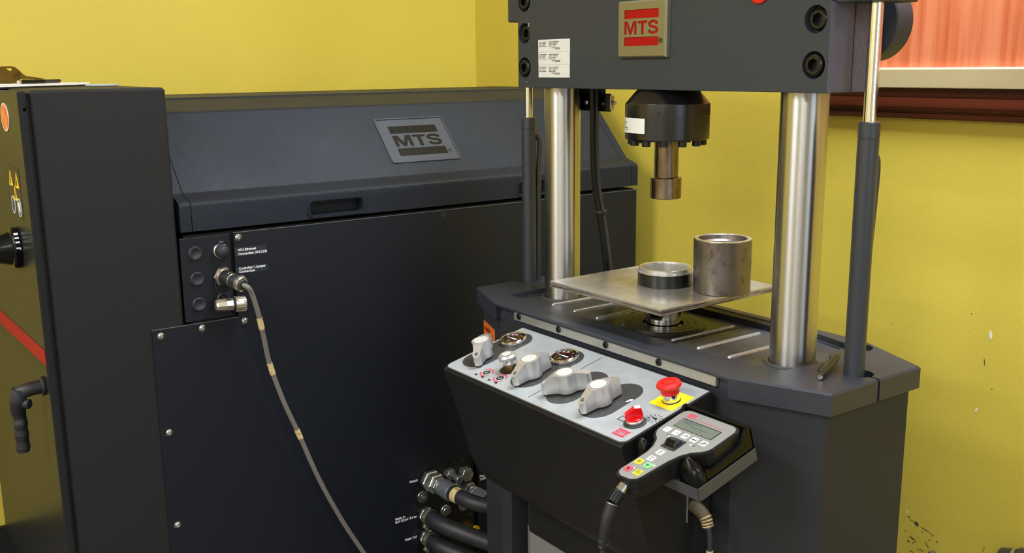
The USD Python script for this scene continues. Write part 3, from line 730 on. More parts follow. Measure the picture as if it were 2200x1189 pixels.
# lift cylinders
for sx in (-1, 1):
    X = -1.401 + sx * 0.4545
    Y = 1.377 - sx * 0.009
    zt = 1.283 if sx < 0 else 1.3085
    lc = F.part("lift_cylinder", cat(lathe([(0, 0), (0.0165, 0), (0.0165, zt - 0.872 - 0.027), (0.0158, zt - 0.872 - 0.0265), (0.0158, zt - 0.872 - 0.0255), (0.0168, zt - 0.872 - 0.025), (0.0168, zt - 0.872 - 0.001), (0.0158, zt - 0.872), (0, zt - 0.872)], frame((X, Y, 0.872), (1, 0, 0), (0, 1, 0)), 48)), "tube_grey")
    F.part("lift_rod", rod((X, Y, zt - 0.01), (X, Y, 1.495), 0.0104, 40), "chrome", lc)
    if sx < 0:
        hh = [(X + 0.003, Y + 0.012, 1.243), (X + 0.006, Y + 0.020, 1.241), (X + 0.008, Y + 0.0265, 1.222), (X + 0.007, Y + 0.0245, 1.18), (X + 0.006, Y + 0.022, 1.10), (X + 0.005, Y + 0.021, 0.93), (X + 0.005, Y + 0.021, 0.890)]
    else:
        hh = [(X - 0.002, Y + 0.012, 1.256), (X, Y + 0.0215, 1.252), (X + 0.001, Y + 0.0245, 1.232), (X, Y + 0.0235, 1.18), (X - 0.002, Y + 0.0205, 1.08), (X - 0.003, Y + 0.019, 0.93), (X - 0.003, Y + 0.019, 0.890)]
    F.part("lift_hose", tube(hh, 0.0062, 14), "tube_grey", lc)
# crosshead
ZB = 1.3526
bores = [(-1.773, 1.5330), (-1.773, 1.4670), (-1.773, 1.3950), (-1.0165, 1.5330), (-1.0165, 1.4650), (-1.0165, 1.3955)]
ch = F.part("crosshead", cut(bx(-1.797, -0.990, 1.315, 1.3745, ZB, 1.5755, 0.0012), *[rod((x, 1.332, z), (x, 1.30, z), 0.0215, 36) for x, z in bores], *[rod((-1.399 + s * 0.321, 1.377, 1.3), (-1.399 + s * 0.321, 1.377, 1.6), 0.0397, 48) for s in (-1, 1)]), "frame_grey", smooth=20)
F.part("crosshead_rear", cut(bx(-1.797, -0.990, 1.3795, 1.439, ZB, 1.5755, 0.0012), *[rod((-1.399 + s * 0.321, 1.377, 1.3), (-1.399 + s * 0.321, 1.377, 1.6), 0.0397, 48) for s in (-1, 1)]), "frame_side_lit", smooth=20)
F.part("lit_side_skin", bx(-0.9905, -0.9892, 1.3165, 1.374, ZB + 0.001, 1.49), "frame_side_lit", ch)  # added skin carries the bluish light of the crosshead end in its colour
for x, z in bores:
    proud = 0.0022 if z < 1.42 or (x < -1.5 and z > 1.5) else -0.004
    L = 0.017 + proud
    T = FRONT(x, 1.332, z)
    F.part("bolt", cut(lathe([(0, 0), (0.0178, 0), (0.0178, L - 0.006), (0.0166, L - 0.0022), (0.0140, L), (0, L)], T, 40), ext(circ(0, 0, 0.0098, 4).buffer(0) if False else Polygon([(0.0105 * math.cos(a), 0.0105 * math.sin(a)) for a in np.arange(6) * math.pi / 3 + 0.4]), L - 0.011, L + 0.01, T)), "bolt_black", ch)
for sx in (-1, 1):
    X = -1.401 + sx * 0.4545
    F.part("lift_lug", bx(min(X + sx * 0.03, -1.394 + sx * 0.403), max(X + sx * 0.03, -1.394 + sx * 0.403), 1.325 if sx > 0 else 1.352, 1.43, 1.4885 if sx > 0 else 1.4945, 1.5740, 0.002), "frame_grey", ch)
# brass badge, stickers, red disc
bt = FRONT(-1.4580, 1.303, 1.4145)
bo = sbox(0, 0, 0.1225, 0.0975)
body = hull([(x, y, z) for P, z in ((bo.buffer(0.003, join_style="mitre"), -0.0118), (bo.buffer(0.003, join_style="mitre"), -0.004), (bo, 0)) for x, y in P.exterior.coords])
lg = logo(np.eye(4), 0.0155, 0.0185, 0.092, 0.0655, -0.0022, 0.01)
try:
    bod = cut(body, *lg)
except Exception:
    bod = body
bd = F.part("badge", put(bod, bt), "brass_plate", ch, label="square brass badge", smooth=20)
F.part("badge_inlay", put(cat(*logo(np.eye(4), 0.0152, 0.0182, 0.0926, 0.0661, -0.0040, 0.0020)), bt), "red_paint", ch, label="red emblem MTS recessed in the badge")
F.part("badge_mark", cat(decal(ringp(0.1135, 0.027, 0.0040, 0.0048), bt, 0.0003), text("R", 0.0045, bt, 0.1118, 0.0248, z=0.0003)), "logo_black", ch)
ff = FRONT(0, 1.315, 0)
for k, (z0, z1) in enumerate(((1.4265, 1.4520), (1.4008, 1.4262), (1.3745, 1.4005))):
    F.part("data_sticker", ext(sbox(-1.7235 + 0.0003 * k, z0, -1.6178 - 0.0003 * k, z1), 0, 0.0005, ff), "sticker_white", ch, label="white printed sticker")
    pr = []
    r = np.random.default_rng(40 + k)
    for j in range(4):
        zz = z1 - 0.0055 - 0.0030 * j
        for xx, w in ((-1.7195, 0.007), (-1.7095, 0.013 - 0.002 * (j % 3)), (-1.6870, 0.009), (-1.6745, 0.020 - 0.004 * (j % 4))):
            q = xx
            while q < xx + w:
                l = r.uniform(0.0009, 0.0022)
                pr.append(decal(sbox(q, zz, q + l, zz + 0.0012), ff, 0.0007, 0.0002))
                q += l + 0.0005
    for xx, zz, w in ((-1.677, z1 - 0.0178, 0.027), (-1.666, z1 - 0.0202, 0.016)):
        q = xx
        while q < xx + w:
            l = r.uniform(0.0009, 0.0024)
            pr.append(decal(sbox(q, zz, q + l, zz + 0.0012), ff, 0.0007, 0.0002))
            q += l + 0.0005
    F.part("fine_print", cat(*pr), "print_grey", ch, kind="stuff")
F.part("red_disc", lathe([(0, 0), (0.0214, 0), (0.0214, 0.003), (0.0200, 0.0045), (0, 0.0045)], FRONT(-1.1290, 1.315, 1.5150), 40), "red_gloss", ch, label="round red button")
F.part("bolt_tag", ext(affinity.rotate(sbox(-1.7585, 1.4800, -1.7555, 1.4875), -22), 0, 0.001, ff), "tape_tan", ch)
F.part("paint_fleck", decal(circ(-1.7655, 1.3640, 0.0010, 8), ff), "sticker_white", ch)
dk = F.part("lock_disc", lathe([(0, 0), (0.0634, 0), (0.0634, 0.040), (0.0615, 0.042), (0, 0.042)], FRONT(-1.0335, 1.502, 1.4637), 64), "frame_grey")
F.part("lock_hub", rod((-1.0335, 1.439, 1.4637), (-1.0335, 1.462, 1.4637), 0.03, 32), "bolt_black", dk)
# sensor bracket behind the crosshead
sb = F.part("sensor_bracket", cut(bx(-1.742, -1.612, 1.419, 1.4225, 1.302, 1.3395, 0.0005), rod((-1.660, 1.41, 1.3205), (-1.660, 1.43, 1.3205), 0.006, 20), rod((-1.690, 1.41, 1.3205), (-1.690, 1.43, 1.3205), 0.006, 20)), "black_gloss")
F.part("bracket_flange", bx(-1.6135, -1.6095, 1.419, 1.4295, 1.3060, 1.3360, 0.0008), "gold_flange", sb)
F.part("bracket_bolt", cat(hexa((-1.6095, 1.425, 1.3205), (-1.6045, 1.425, 1.3205), 0.006), rod((-1.6045, 1.425, 1.3205), (-1.601, 1.425, 1.3205), 0.0035, 16)), "screw_steel", sb)
F.part("bracket_bolt", put(lathe([(0, 0), (0.0055, 0), (0.0055, 0.005), (0.0035, 0.007), (0, 0.007)], n=20), FRONT(-1.660, 1.424, 1.3205)), "screw_steel", sb)
F.part("bracket_bolt", put(lathe([(0, 0), (0.0030, 0), (0.0030, 0.003), (0, 0.003)], n=16), FRONT(-1.632, 1.419, 1.318)), "screw_steel", sb)
F.part("bracket_bolt", put(lathe([(0, 0), (0.0055, 0), (0.0055, 0.005), (0.0035, 0.007), (0, 0.007)], n=20), FRONT(-1.690, 1.424, 1.3205)), "screw_steel", sb)
F.part("bracket_post", cat(bx(-1.742, -1.63, 1.42, 1.4225, 1.3393, 1.3520), rod((-1.815, 1.42, 1.352), (-1.815, 1.42, 1.336), 0.012, 24, 0.004)), "black_plug", sb)
F.part("bumper", cat(rod((-1.788, 1.405, 1.353), (-1.788, 1.405, 1.338), 0.010, 24, 0.004)), "black_rubber", ch)
# warning sticker on the left of the base, below the cover
c0, c1 = np.array([-1.8648, 1.2594, 0]), np.array([-1.7256, 1.2085, 0])
WT = frame((-1.8640, 1.2588, 0), (0.939, -0.3433, 0), (0, 0, 1))
F.part("warning_sticker", ext(sbox(0.004, 0.70, 0.098, 0.8230), 0, 0.0006, WT), "sticker_white", label="white warning sticker with orange header")
F.part("warning_header", decal(sbox(0.004, 0.7940, 0.098, 0.8230), WT, 0.0008), "orange_label")
F.part("warning_print", cat(text("WARNING", 0.0105, WT, 0.0215, 0.8035, bold=True, z=0.0010, sx=0.62), decal(tri(0.0150, 0.8075, 0.0050), WT, 0.0012), decal(Polygon([(0.009, 0.750), (0.013, 0.786), (0.018, 0.786), (0.024, 0.760), (0.026, 0.777), (0.029, 0.777), (0.030, 0.750), (0.024, 0.745), (0.016, 0.766)]), WT, 0.0010)), "print_black")

# load cell and its plunger
L = Thing("load_cell", "black flanged load cell with steel plunger hanging below the crosshead", "load cell", (CX, CY, ZB))
LT = frame((CX, CY, 0), (1, 0, 0), (0, 1, 0))
cell = L.part("cell_body", lathe([(0, ZB), (0.0560, ZB), (0.0600, 1.3500), (0.0795, 1.3275), (0.0807, 1.3255), (0.0807, 1.3030), (0.0803, 1.3025), (0.0803, 1.2610), (0.0790, 1.2590), (0, 1.2590)], LT, 96), "cell_black")
for k in range(12):
    a = 2 * math.pi * (k + 0.35) / 12
    x, y = CX + 0.067 * math.cos(a), CY + 0.067 * math.sin(a)
    L.part("flange_bolt", cut(rod((x, y, 1.2595), (x, y, 1.2475), 0.0082, 24, 0.001), rod((x, y, 1.250), (x, y, 1.24), 0.004, 6)), "bolt_black", cell)
a0 = math.atan2(-CY, -CX) - 0.20
L.part("side_hole", rod((CX + 0.078 * math.cos(a0), CY + 0.078 * math.sin(a0), 1.311), (CX + 0.0812 * math.cos(a0), CY + 0.0812 * math.sin(a0), 1.311), 0.0034, 20), "socket_dark", cell)
vs, fs = [], []
a1 = math.atan2(-CY, -CX) - 1.52
for k in range(13):
    a = a1 + 0.98 * k / 12
    for z in (1.2725, 1.3005):
        vs += [(CX + 0.0806 * math.cos(a), CY + 0.0806 * math.sin(a), z), (CX + 0.0811 * math.cos(a), CY + 0.0811 * math.sin(a), z)]
for k in range(12):
    i = 4 * k
    fs += [(i + 1, i + 5, i + 7), (i + 1, i + 7, i + 3), (i, i + 6, i + 4), (i, i + 2, i + 6), (i + 2, i + 3, i + 7), (i + 2, i + 7, i + 6), (i, i + 5, i + 1), (i, i + 4, i + 5)]
fs += [(0, 1, 3), (0, 3, 2), (48, 51, 49), (48, 50, 51)]
L.part("cell_sticker", trimesh.Trimesh(vs, fs, process=False), "sticker_white", cell, label="white printed sticker", smooth=True)
pr = []
for j, (s0, w) in enumerate(((0.10, 0.10), (0.10, 0.22), (0.05, 0.14), (0.05, 0.18), (0.09, 0.27), (0.20, 0.16))):
    z = 1.2955 - 0.0034 * j
    q = s0
    while q < s0 + w:
        a = a1 + q
        pr.append(put(bx(-0.0008, 0.0008, -0.0006, 0.0006, 0, 0.0004), frame((CX + 0.0811 * math.cos(a), CY + 0.0811 * math.sin(a), z), (-math.sin(a), math.cos(a), 0), (0, 0, 1))))
        q += 0.026
L.part("fine_print", cat(*pr), "print_black", cell, kind="stuff")
L.part("plunger", lathe([(0, 1.2592), (0.0231, 1.2592), (0.0231, 1.1860), (0.0225, 1.1845), (0.0290, 1.1845), (0.0298, 1.1835), (0.0298, 1.1455), (0.0285, 1.1440), (0, 1.1440)][::-1], LT, 72), "piston_steel", smooth=25)

# cable hanging behind the left column
t = Thing("sensor_cable", "black cable hanging from the crosshead in front of the power unit, right of left column", "cable", (-1.62, 1.46, 0.9))
cb_ = [(-1.652, 1.405, 1.356), (-1.651, 1.405, 1.30), (-1.650, 1.406, 1.20), (-1.646, 1.410, 1.13), (-1.637, 1.416, 1.07), (-1.630, 1.420, 1.02), (-1.622, 1.424, 0.95), (-1.618, 1.426, 0.897)]
t.part("cord", tube(cb_, 0.0068, 16), "black_gloss")
t.part("second_cord", tube([np.array(p) + np.array([0.003, 0.0085, 0]) for p in cb_], 0.0045, 14), "black_plug")
q = spline(cb_, 20)
k = int(np.argmin(abs(q[:, 2] - 1.088)))
t.part("cable_tie", cat(rod(q[k] + [0.002, 0.004, 0.002], q[k] + [0.002, 0.004, -0.003], 0.0135, 20), bx(q[k][0] + 0.012, q[k][0] + 0.022, q[k][1] - 0.004, q[k][1] + 0.004, q[k][2] - 0.004, q[k][2] + 0.004, 0.001)), "black_rubber")

# ------------------------------------------------------------------ things on the frame
PZ = 0.970
t = Thing("steel_plate", "square scratched steel plate with layered edges resting on the piston", "plate", (-1.414, 1.386, PZ - 0.0125))
TT = frame((-1.414, 1.3855, 0), (1, 0.0145, 0), (-0.0145, 1, 0))
for k in range(3):
    t.part("layer", put(bx(-0.1590 + 0.0006 * k, 0.159 - 0.0004 * k, -0.159 + 0.0005 * (k % 2), 0.159, PZ - 0.0125 + 0.00417 * k, PZ - 0.0125 + 0.00417 * (k + 1) - 0.0002, 0.0004), TT), "plate_edge" if k < 2 else "steel_plate")
t = Thing("steel_ring", "silver metal ring with black lower band, left of the two parts on the plate", "ring", (-1.4064, 1.3883, PZ))
T = frame((-1.4064, 1.3883, PZ), (1, 0, 0), (0, 1, 0))
t.part("black_band", lathe([(0.047, 0.0003), (0.0540, 0.0003), (0.0543, 0.001), (0.0543, 0.0250), (0.047, 0.0250), (0.047, 0.0003)], T, 80), "cell_black")
t.part("metal_rim", lathe([(0.0466, 0.001), (0.0470, 0.0250), (0.0545, 0.0252), (0.0545, 0.0280), (0.0538, 0.0288), (0.0518, 0.0290), (0.0518, 0.0345), (0.0510, 0.0353), (0.0475, 0.0353), (0.0462, 0.0345), (0.0452, 0.030), (0.0446, 0.001), (0.0466, 0.001)], T, 80), "ring_alu")
t = Thing("steel_cylinder", "tall dull steel cylinder with dished top, right part on the plate", "cylinder", (-1.2922, 1.4269, PZ))
T = frame((-1.2922, 1.4269, PZ), (1, 0, 0), (0, 1, 0))
cyb = t.part("body", lathe([(0, 0.0002), (0.0535, 0.0002), (0.0545, 0.0012), (0.0548, 0.1010), (0.0540, 0.1025), (0.0462, 0.1030), (0.0452, 0.1020), (0.0440, 0.0940), (0.040, 0.0905), (0.030, 0.0885), (0, 0.0875)], T, 96), "cylinder_iron", smooth=25)
t.part("machined_rim", lathe([(0.0462, 0.1029), (0.0540, 0.1024), (0.0538, 0.1034), (0.0464, 0.1036), (0.0462, 0.1029)], T, 96), "ring_alu", cyb)
t = Thing("metal_pen", "dark metal pen lying on the base cover against the right lift cylinder", "pen", (-0.98, 1.35, 0.9))
pa, pb = np.array([-0.9570, 1.2945, 0.9052]), np.array([-0.9950, 1.3870, 0.9125])
d = (pb - pa) / np.linalg.norm(pb - pa)
PT = axis_frame(pa, d)
t.part("barrel", lathe([(0, 0.008), (0.0050, 0.008), (0.0054, 0.02), (0.0054, 0.095), (0.0038, 0.115), (0.0012, 0.124), (0, 0.124)], PT, 24), "pen_metal")
t.part("button", rod(pa - d * 0.001, pa + d * 0.008, 0.0042, 20, 0.0008), "chrome")
side = np.cross(d, [0, 0, 1.0])
t.part("pocket_clip", tube([pa + d * 0.010 + np.array([0, 0, 0.0055]) - side * 0.004, pa + d * 0.010 + np.array([0, 0, 0.0085]) - side * 0.006, pa + d * 0.040 + np.array([0, 0, 0.0085]) - side * 0.006], 0.0010, 10), "black_gloss")

# ------------------------------------------------------------------ control console on the frame
TILT = math.radians(13.7)
C = Thing("control_console", "black console with silver panel of knobs, gauges and red stop button", "control console", (-1.3565, 1.12, 0.70))
XL, XR = -1.6185, -1.0955
hp = Polygon([(1.1985, 0.8610), (1.190, 0.8640), (0.9985, 0.8172), (0.9950, 0.8130), (0.9965, 0.808), (1.032, 0.706), (1.054, 0.625), (1.064, 0.600), (1.083, 0.570), (1.115, 0.540), (1.150, 0.516), (1.1985, 0.490)])
C.part("housing", cut(ext(hp, XL, XR, frame((0, 0, 0), (0, 1, 0), (0, 0, 1))), bx(XR - 0.004, XR + 0.1, 1.143, 1.168, 0.655, 0.69)), "console_black", smooth=30)
PT = frame((-1.3565, 1.19, 0.867), (1, 0, 0), (0, math.cos(TILT), math.sin(TILT)))
pl = rrect(-0.2615, 0.2615, -0.1975, 0.0, 0.014).union(sbox(-0.2615, -0.1, 0.2615, 0.0))
pn = C.part("panel_plate", ext(pl.buffer(-0.0006), -0.0030, 0.0, PT), "panel_face")
C.part("panel_gasket", ext(pl.buffer(0.0014), -0.0042, -0.0012, PT), "print_black", pn)
C.part("panel_rim", ext(pl.buffer(-0.0006).difference(pl.buffer(-0.0016)), -0.001, 0.0003, PT), "strip_steel", pn)


def pad(u, v0, v1, r0, r1):
    """Two discs and their common hull: r0 at the near end v0, r1 at the far end v1."""
    return unary_union([circ(u, v0, r0, 48), circ(u, v1, r1, 48)]).convex_hull


pads = [pad(-0.2205, -0.1395, -0.0500, 0.0350, 0.0350), pad(-0.0600, -0.1390, -0.0490, 0.0350, 0.0350), pad(0.0500, -0.1430, -0.0830, 0.0330, 0.0330), pad(0.1390, -0.1400, -0.0820, 0.0350, 0.0330)]
for p in pads:
    C.part("dark_pad", decal(p, PT, 0.0003, 0.0002), "panel_pad", pn)
for q in (sbox(-0.0014, -0.186, 0.0002, -0.150), sbox(-0.0014, -0.070, 0.0002, -0.010)):
    C.part("divider_line", decal(q, PT, 0.0003, 0.0002), "print_grey", pn)
sym = []
for u in (-0.1560, -0.1120):
    v = -0.1685
    sym += [arc(u, v, 0.0125, 200, 300, 0.0028), arc(u, v, 0.0125, 20, 120, 0.0028), arc(u, v, 0.0150, 110, 165, 0.0009), arc(u, v, 0.0150, 290, 345, 0.0009)]
sym.append(sbox(-0.1095, -0.1210, -0.1010, -0.1170))
for q in sym:
    C.part("red_symbol", decal(q, PT, 0.0003, 0.0002), "red_print", pn)
sym = []
for u in (-0.1560, -0.1120):
    v = -0.1685
    sym.append(ringp(u, v, 0.0040, 0.0075))
    sym.append(Polygon([(u - 0.0025, v + 0.001), (u + 0.002, v + 0.0025), (u + 0.001, v), (u - 0.001, v - 0.001)]))
    for du, kk in ((-0.0135, 0), (0.0085, 1)):
        x, y = u + du, v - 0.0165
        sym.append(Polygon([(x - 0.005, y + 0.003), (x - 0.001, y + 0.0015), (x + 0.001, y + 0.003), (x + 0.005, y + 0.0008), (x + 0.004, y - 0.003), (x + 0.001, y - 0.0005), (x - 0.001, y - 0.003), (x - 0.002, y)]) if kk == 0 else
                   Polygon([(x - 0.005, y), (x - 0.002, y + 0.003), (x + 0.003, y + 0.003), (x + 0.005, y - 0.002), (x + 0.002, y - 0.003), (x, y), (x - 0.002, y - 0.0015)]))
x, y = 0.2475, -0.1150
sym.append(Polygon([(x - 0.007, y + 0.003), (x - 0.001, y + 0.0015), (x + 0.001, y + 0.004), (x + 0.006, y), (x + 0.004, y - 0.004), (x, y - 0.0015), (x - 0.004, y - 0.001)]))
for k in range(11):
    a = 2 * math.pi * k / 11
    sym.append(LineString([(x + 0.0085 * math.cos(a), y + 0.0085 * math.sin(a)), (x + 0.0135 * math.cos(a), y + 0.0135 * math.sin(a))]).buffer(0.0004))
x, y = 0.2035, -0.1440
sym.append(sbox(x - 0.008, y - 0.0065, x + 0.008, y + 0.0065).difference(sbox(x - 0.0070, y - 0.0055, x + 0.007, y + 0.0055)))
for q in sym:
    C.part("black_symbol", decal(q, PT, 0.0003, 0.0002), "print_black", pn)
C.part("emblem", cat(*logo(PT, 0.2215, -0.1860, 0.0260, 0.0185, 0.0002, 0.0003)), "red_print", pn, label="small red emblem MTS printed on the panel")
C.part("white_arrow", decal(affinity.translate(affinity.rotate(Polygon([(-0.007, -0.002), (0.001, -0.002), (0.001, -0.005), (0.007, 0.0), (0.001, 0.005), (0.001, 0.002), (-0.007, 0.002)]), 70, origin=(0, 0)), 0.1685, -0.0960), PT, 0.0006, 0.0002), "print_white", pn)
# lever knobs
arm = unary_union([circ(0, 0, 0.0185, 56), Polygon([(-0.0105, 0), (-0.0076, -0.038), (0.0076, -0.038), (0.0105, 0), (0.0084, 0.036), (-0.0084, 0.036)]), circ(0, -0.038, 0.0080, 32), circ(0, 0.036, 0.0088, 32)])
arm = arm.buffer(0.011, quad_segs=10).buffer(-0.011, quad_segs=10)
for k, (u, v, ang) in enumerate(((-0.2165, -0.1305, 38), (-0.0570, -0.1310, 3), (0.0475, -0.1320, -40), (0.1355, -0.1300, 0))):
    KT = PT @ frame((u, v, 0), (math.cos(math.radians(ang)), math.sin(math.radians(ang)), 0), (-math.sin(math.radians(ang)), math.cos(math.radians(ang)), 0))
    solid = bev(arm, 0.004, 0.0385, 0.0022, steps=3)
    w1 = hull([(x, y, z) for x in (-0.04, 0.04) for y, z in ((-0.0175, 0.0388), (-0.052, 0.0185), (-0.06, 0.06), (-0.0165, 0.06))])
    w2 = hull([(x, y, z) for x in (-0.04, 0.04) for y, z in ((0.0175, 0.0392), (0.052, 0.0290), (0.06, 0.06), (0.0175, 0.06))])
    parts = [w1, w2]
    if k != 2:
        parts.append(rod((0, -0.036, 0.012), (0, -0.041, 0.05), 0.0038, 20))
    else:
        parts += [hull([(x, y, z) for x, y in rrect(-0.003, 0.003, -0.044, -0.030, 0.0028).exterior.coords for z in (0.024, 0.05)])]
    sl = to_m3(ext(arm, 0.004, 0.0385))
    body = from_m3(sl - to_m3(w1) - to_m3(w2) - to_m3(parts[2]))
    kb = C.part("knob", put(body, KT), "knob_silver", label=("silver lever knob at the left end", "silver lever knob second from left", "silver lever knob turned sideways", "silver lever knob nearest the stop button")[k], smooth=38)
    C.part("knob_base", ext(arm.buffer(-0.0012), 0.0004, 0.004, KT), "print_black", kb)
    C.part("knob_cap", put(cat(ext(circ(0, 0, 0.0146, 48), 0.0380, 0.0391)), KT), "knob_cap", kb)
    C.part("knob_groove", put(ext(ringp(0, 0, 0.0146, 0.0153), 0.0380, 0.03865), KT), "print_grey", kb)
    if k != 2:
        C.part("grip_screw", put(rod((0, -0.0363, 0.0123), (0, -0.0368, 0.0155), 0.0037, 16), KT), "pen_metal" if k else "socket_dark", kb)
# small round knob
u, v = -0.1245, -0.1350
KT = PT @ frame((u, v, 0), (1, 0, 0), (0, 1, 0))
C.part("shaft_hole", decal(circ(u + 0.0, v, 0.0205, 40), PT, 0.0003, 0.0003), "socket_dark", pn)
C.part("knob_shaft", put(cat(rod((0, 0, 0), (0, 0, 0.016), 0.0062, 24), rod((0.006, 0.0, 0), (0.006, 0, 0.010), 0.0024, 10), rod((-0.004, -0.005, 0), (-0.004, -0.005, 0.010), 0.0020, 10)), KT), "gold_pin", pn)
rk = lathe([(0, 0.013), (0.0140, 0.013), (0.0165, 0.016), (0.0180, 0.022), (0.0172, 0.029), (0.0135, 0.0325), (0, 0.0330)], n=64)
fl = [rod((0.0215 * math.cos(a), 0.0215 * math.sin(a), 0.0215), (0.0215 * math.cos(a) + 0.004 * math.cos(a), 0.0215 * math.sin(a) + 0.004 * math.sin(a), 0.0225), 0.0062, 20) for a in np.arange(8) * math.pi / 4 + 0.2]
fl = [put(trimesh.creation.icosphere(3, 0.0078), frame((0.0225 * math.cos(a), 0.0225 * math.sin(a), 0.0225), (1, 0, 0), (0, 1, 0))) for a in np.arange(8) * math.pi / 4 + 0.2]
rk = cut(rk, *fl, rod((0.012, -0.009, 0.0155), (0.03, -0.0225, 0.0155), 0.0018, 12))
rkp = C.part("round_knob", put(rk, KT), "knob_silver", label="small round fluted silver knob", smooth=30)
C.part("knob_cap", put(ext(circ(0, 0, 0.0092, 40), 0.0326, 0.0334), KT), "knob_cap", rkp)
C.part("knob_groove", put(ext(ringp(0, 0, 0.0092, 0.0099), 0.0326, 0.0332), KT), "print_grey", rkp)
# pressure gauges
for k, (u, v) in enumerate(((-0.2245, -0.0520), (-0.0625, -0.0495))):
    KT = PT @ frame((u, v, 0), (0.94, -0.34, 0), (0.34, 0.94, 0))
    gb = C.part("gauge", lathe([(0.0232, 0.0010), (0.0280, 0.0002), (0.0288, 0.0015), (0.0288, 0.0055), (0.0278, 0.0078), (0.0256, 0.0092), (0.0240, 0.0088), (0.0234, 0.0068), (0.0232, 0.0010)], KT, 72), "chrome", label="round chrome-rimmed pressure gauge, " + ("left" if k == 0 else "right"))
    C.part("dial", ext(circ(0, 0, 0.0236, 64), 0.0010, 0.0052, KT), "gauge_dial", gb)
    tk = [arc(0, 0, 0.0150, -40, 225, 0.0009, 30)]
    for j in range(11):
        a = math.radians(-40 + 26.5 * j)
        tk.append(LineString([(0.0150 * math.cos(a), 0.0150 * math.sin(a)), (0.0172 * math.cos(a), 0.0172 * math.sin(a))]).buffer(0.00035))
    C.part("dial_scale", cat(*[decal(s, KT, 0.0055, 0.0001) for s in tk]), "red_stripe", gb, label="red dial scale")
    wt = [circ(-0.001, -0.0085, 0.0010, 8), circ(0.004, -0.0095, 0.0010, 8), circ(0.001, -0.0128, 0.0009, 8), sbox(-0.0180, 0.0068, -0.0150, 0.0075), sbox(0.0130, 0.0110, 0.0160, 0.0118), sbox(-0.002, 0.0180, 0.002, 0.0188), sbox(0.0165, -0.0060, 0.019, -0.0053)]
    C.part("dial_print", cat(*[decal(s, KT, 0.0055, 0.0001) for s in wt]), "print_white", gb)
    nd = Polygon([(-0.0165, -0.0003), (-0.004, -0.0009), (0.0, -0.0016), (0.006, -0.0012), (0.0105, -0.0022), (0.0105, 0.0022), (0.006, 0.0012), (0.0, 0.0016), (-0.004, 0.0009), (-0.0165, 0.0003)])
    C.part("needle", ext(affinity.rotate(nd, 22 if k == 0 else 20, origin=(0, 0)), 0.0056, 0.0062, KT), "print_white", gb)
# emergency stop and key switch
C.part("stop_label", decal(sbox(0.2015, -0.0830, 0.2550, -0.0300), PT, 0.0003, 0.0002), "yellow_label", pn, label="square yellow label under the stop button")
ES = PT @ frame((0.2285, -0.0570, 0), (1, 0, 0), (0, 1, 0))
es = C.part("stop_button", lathe([(0, 0.0150), (0.0152, 0.0150), (0.0158, 0.0156), (0.0162, 0.0240), (0.0200, 0.0272), (0.0212, 0.0288), (0.0212, 0.0305), (0.0195, 0.0335), (0.0120, 0.0352), (0, 0.0357)], ES, 64), "red_estop", label="red mushroom stop button")
C.part("stop_collar", lathe([(0, 0), (0.0146, 0), (0.0150, 0.002), (0.0145, 0.003), (0.0145, 0.0152), (0, 0.0152)], ES, 48), "chrome", es)
C.part("stop_groove", ext(ringp(0, 0, 0.0098, 0.0104), 0.0350, 0.0358, ES), "red_paint", es)
C.part("stop_gasket", lathe([(0, 0), (0.0158, 0), (0.0158, 0.0012), (0, 0.0012)], ES, 40), "print_black", es)
KS = PT @ frame((0.2300, -0.1420, 0), (math.cos(0.95), math.sin(0.95), 0), (-math.sin(0.95), math.cos(0.95), 0))
ks = C.part("key_switch", lathe([(0, 0), (0.0190, 0), (0.0190, 0.0018), (0.0150, 0.0024), (0.0150, 0.0036), (0, 0.0036)], KS, 48), "panel_pad", label="switch with red handle")
C.part("switch_collar", lathe([(0, 0.003), (0.0142, 0.003), (0.0145, 0.0065), (0.0135, 0.0078), (0, 0.0078)], KS, 48), "strip_steel", ks)
C.part("switch_handle", cat(put(lathe([(0, 0.0070), (0.0128, 0.0070), (0.0128, 0.0098), (0.0100, 0.0115), (0, 0.0115)], n=40), KS), put(hull([(x, y, z) for y in (-0.0052, 0.0052) for x, z in ((-0.0140, 0.0085), (0.0135, 0.0085), (0.0150, 0.0150), (0.0135, 0.0265), (0.0020, 0.0275), (-0.0135, 0.0190), (-0.0150, 0.0130))]), KS)), "red_gloss", ks, label="red handle")
C.part("switch_mark", put(bx(0.003, 0.0128, -0.0040, 0.0040, 0.0262, 0.0280), KS), "sticker_white", ks)
# network socket in the right flank
sk = C.part("network_socket", bx(XR - 0.0035, XR + 0.0015, 1.1445, 1.1665, 0.6565, 0.6885), "black_deep")
C.part("socket_edge", bx(XR - 0.001, XR + 0.002, 1.1430, 1.1446, 0.645, 0.694), "strip_steel", sk)

# ------------------------------------------------------------------ handset holder and handset
HT = math.radians(16)
R = frame((-1.05, 1.15, 0.86), (1, 0, 0), (0, math.cos(HT), math.sin(HT)))
face = Polygon([(0.0049, -0.2137), (-0.0005, -0.2075), (-0.0013, -0.2000), (0.0000, -0.1747), (0.0005, -0.1493), (-0.0035, -0.1317), (-0.0125, -0.1157), (-0.0235, -0.1073), (-0.0297, -0.0987), (-0.0320, -0.0904), (-0.0325, -0.0425), (-0.0310, -0.0340), (-0.0260, -0.0290), (-0.0175, -0.0272), (0.0676, -0.0272), (0.0760, -0.0305), (0.0805, -0.0390), (0.0805, -0.0920), (0.0775, -0.1000), (0.0720, -0.1065), (0.0600, -0.1170), (0.0520, -0.1310), (0.0470, -0.1500), (0.0440, -0.1750), (0.0415, -0.2000), (0.0390, -0.2090), (0.0310, -0.2150), (0.0125, -0.2165)]).buffer(0.003).buffer(-0.003)
bodyo = face.buffer(0.0042, quad_segs=4)
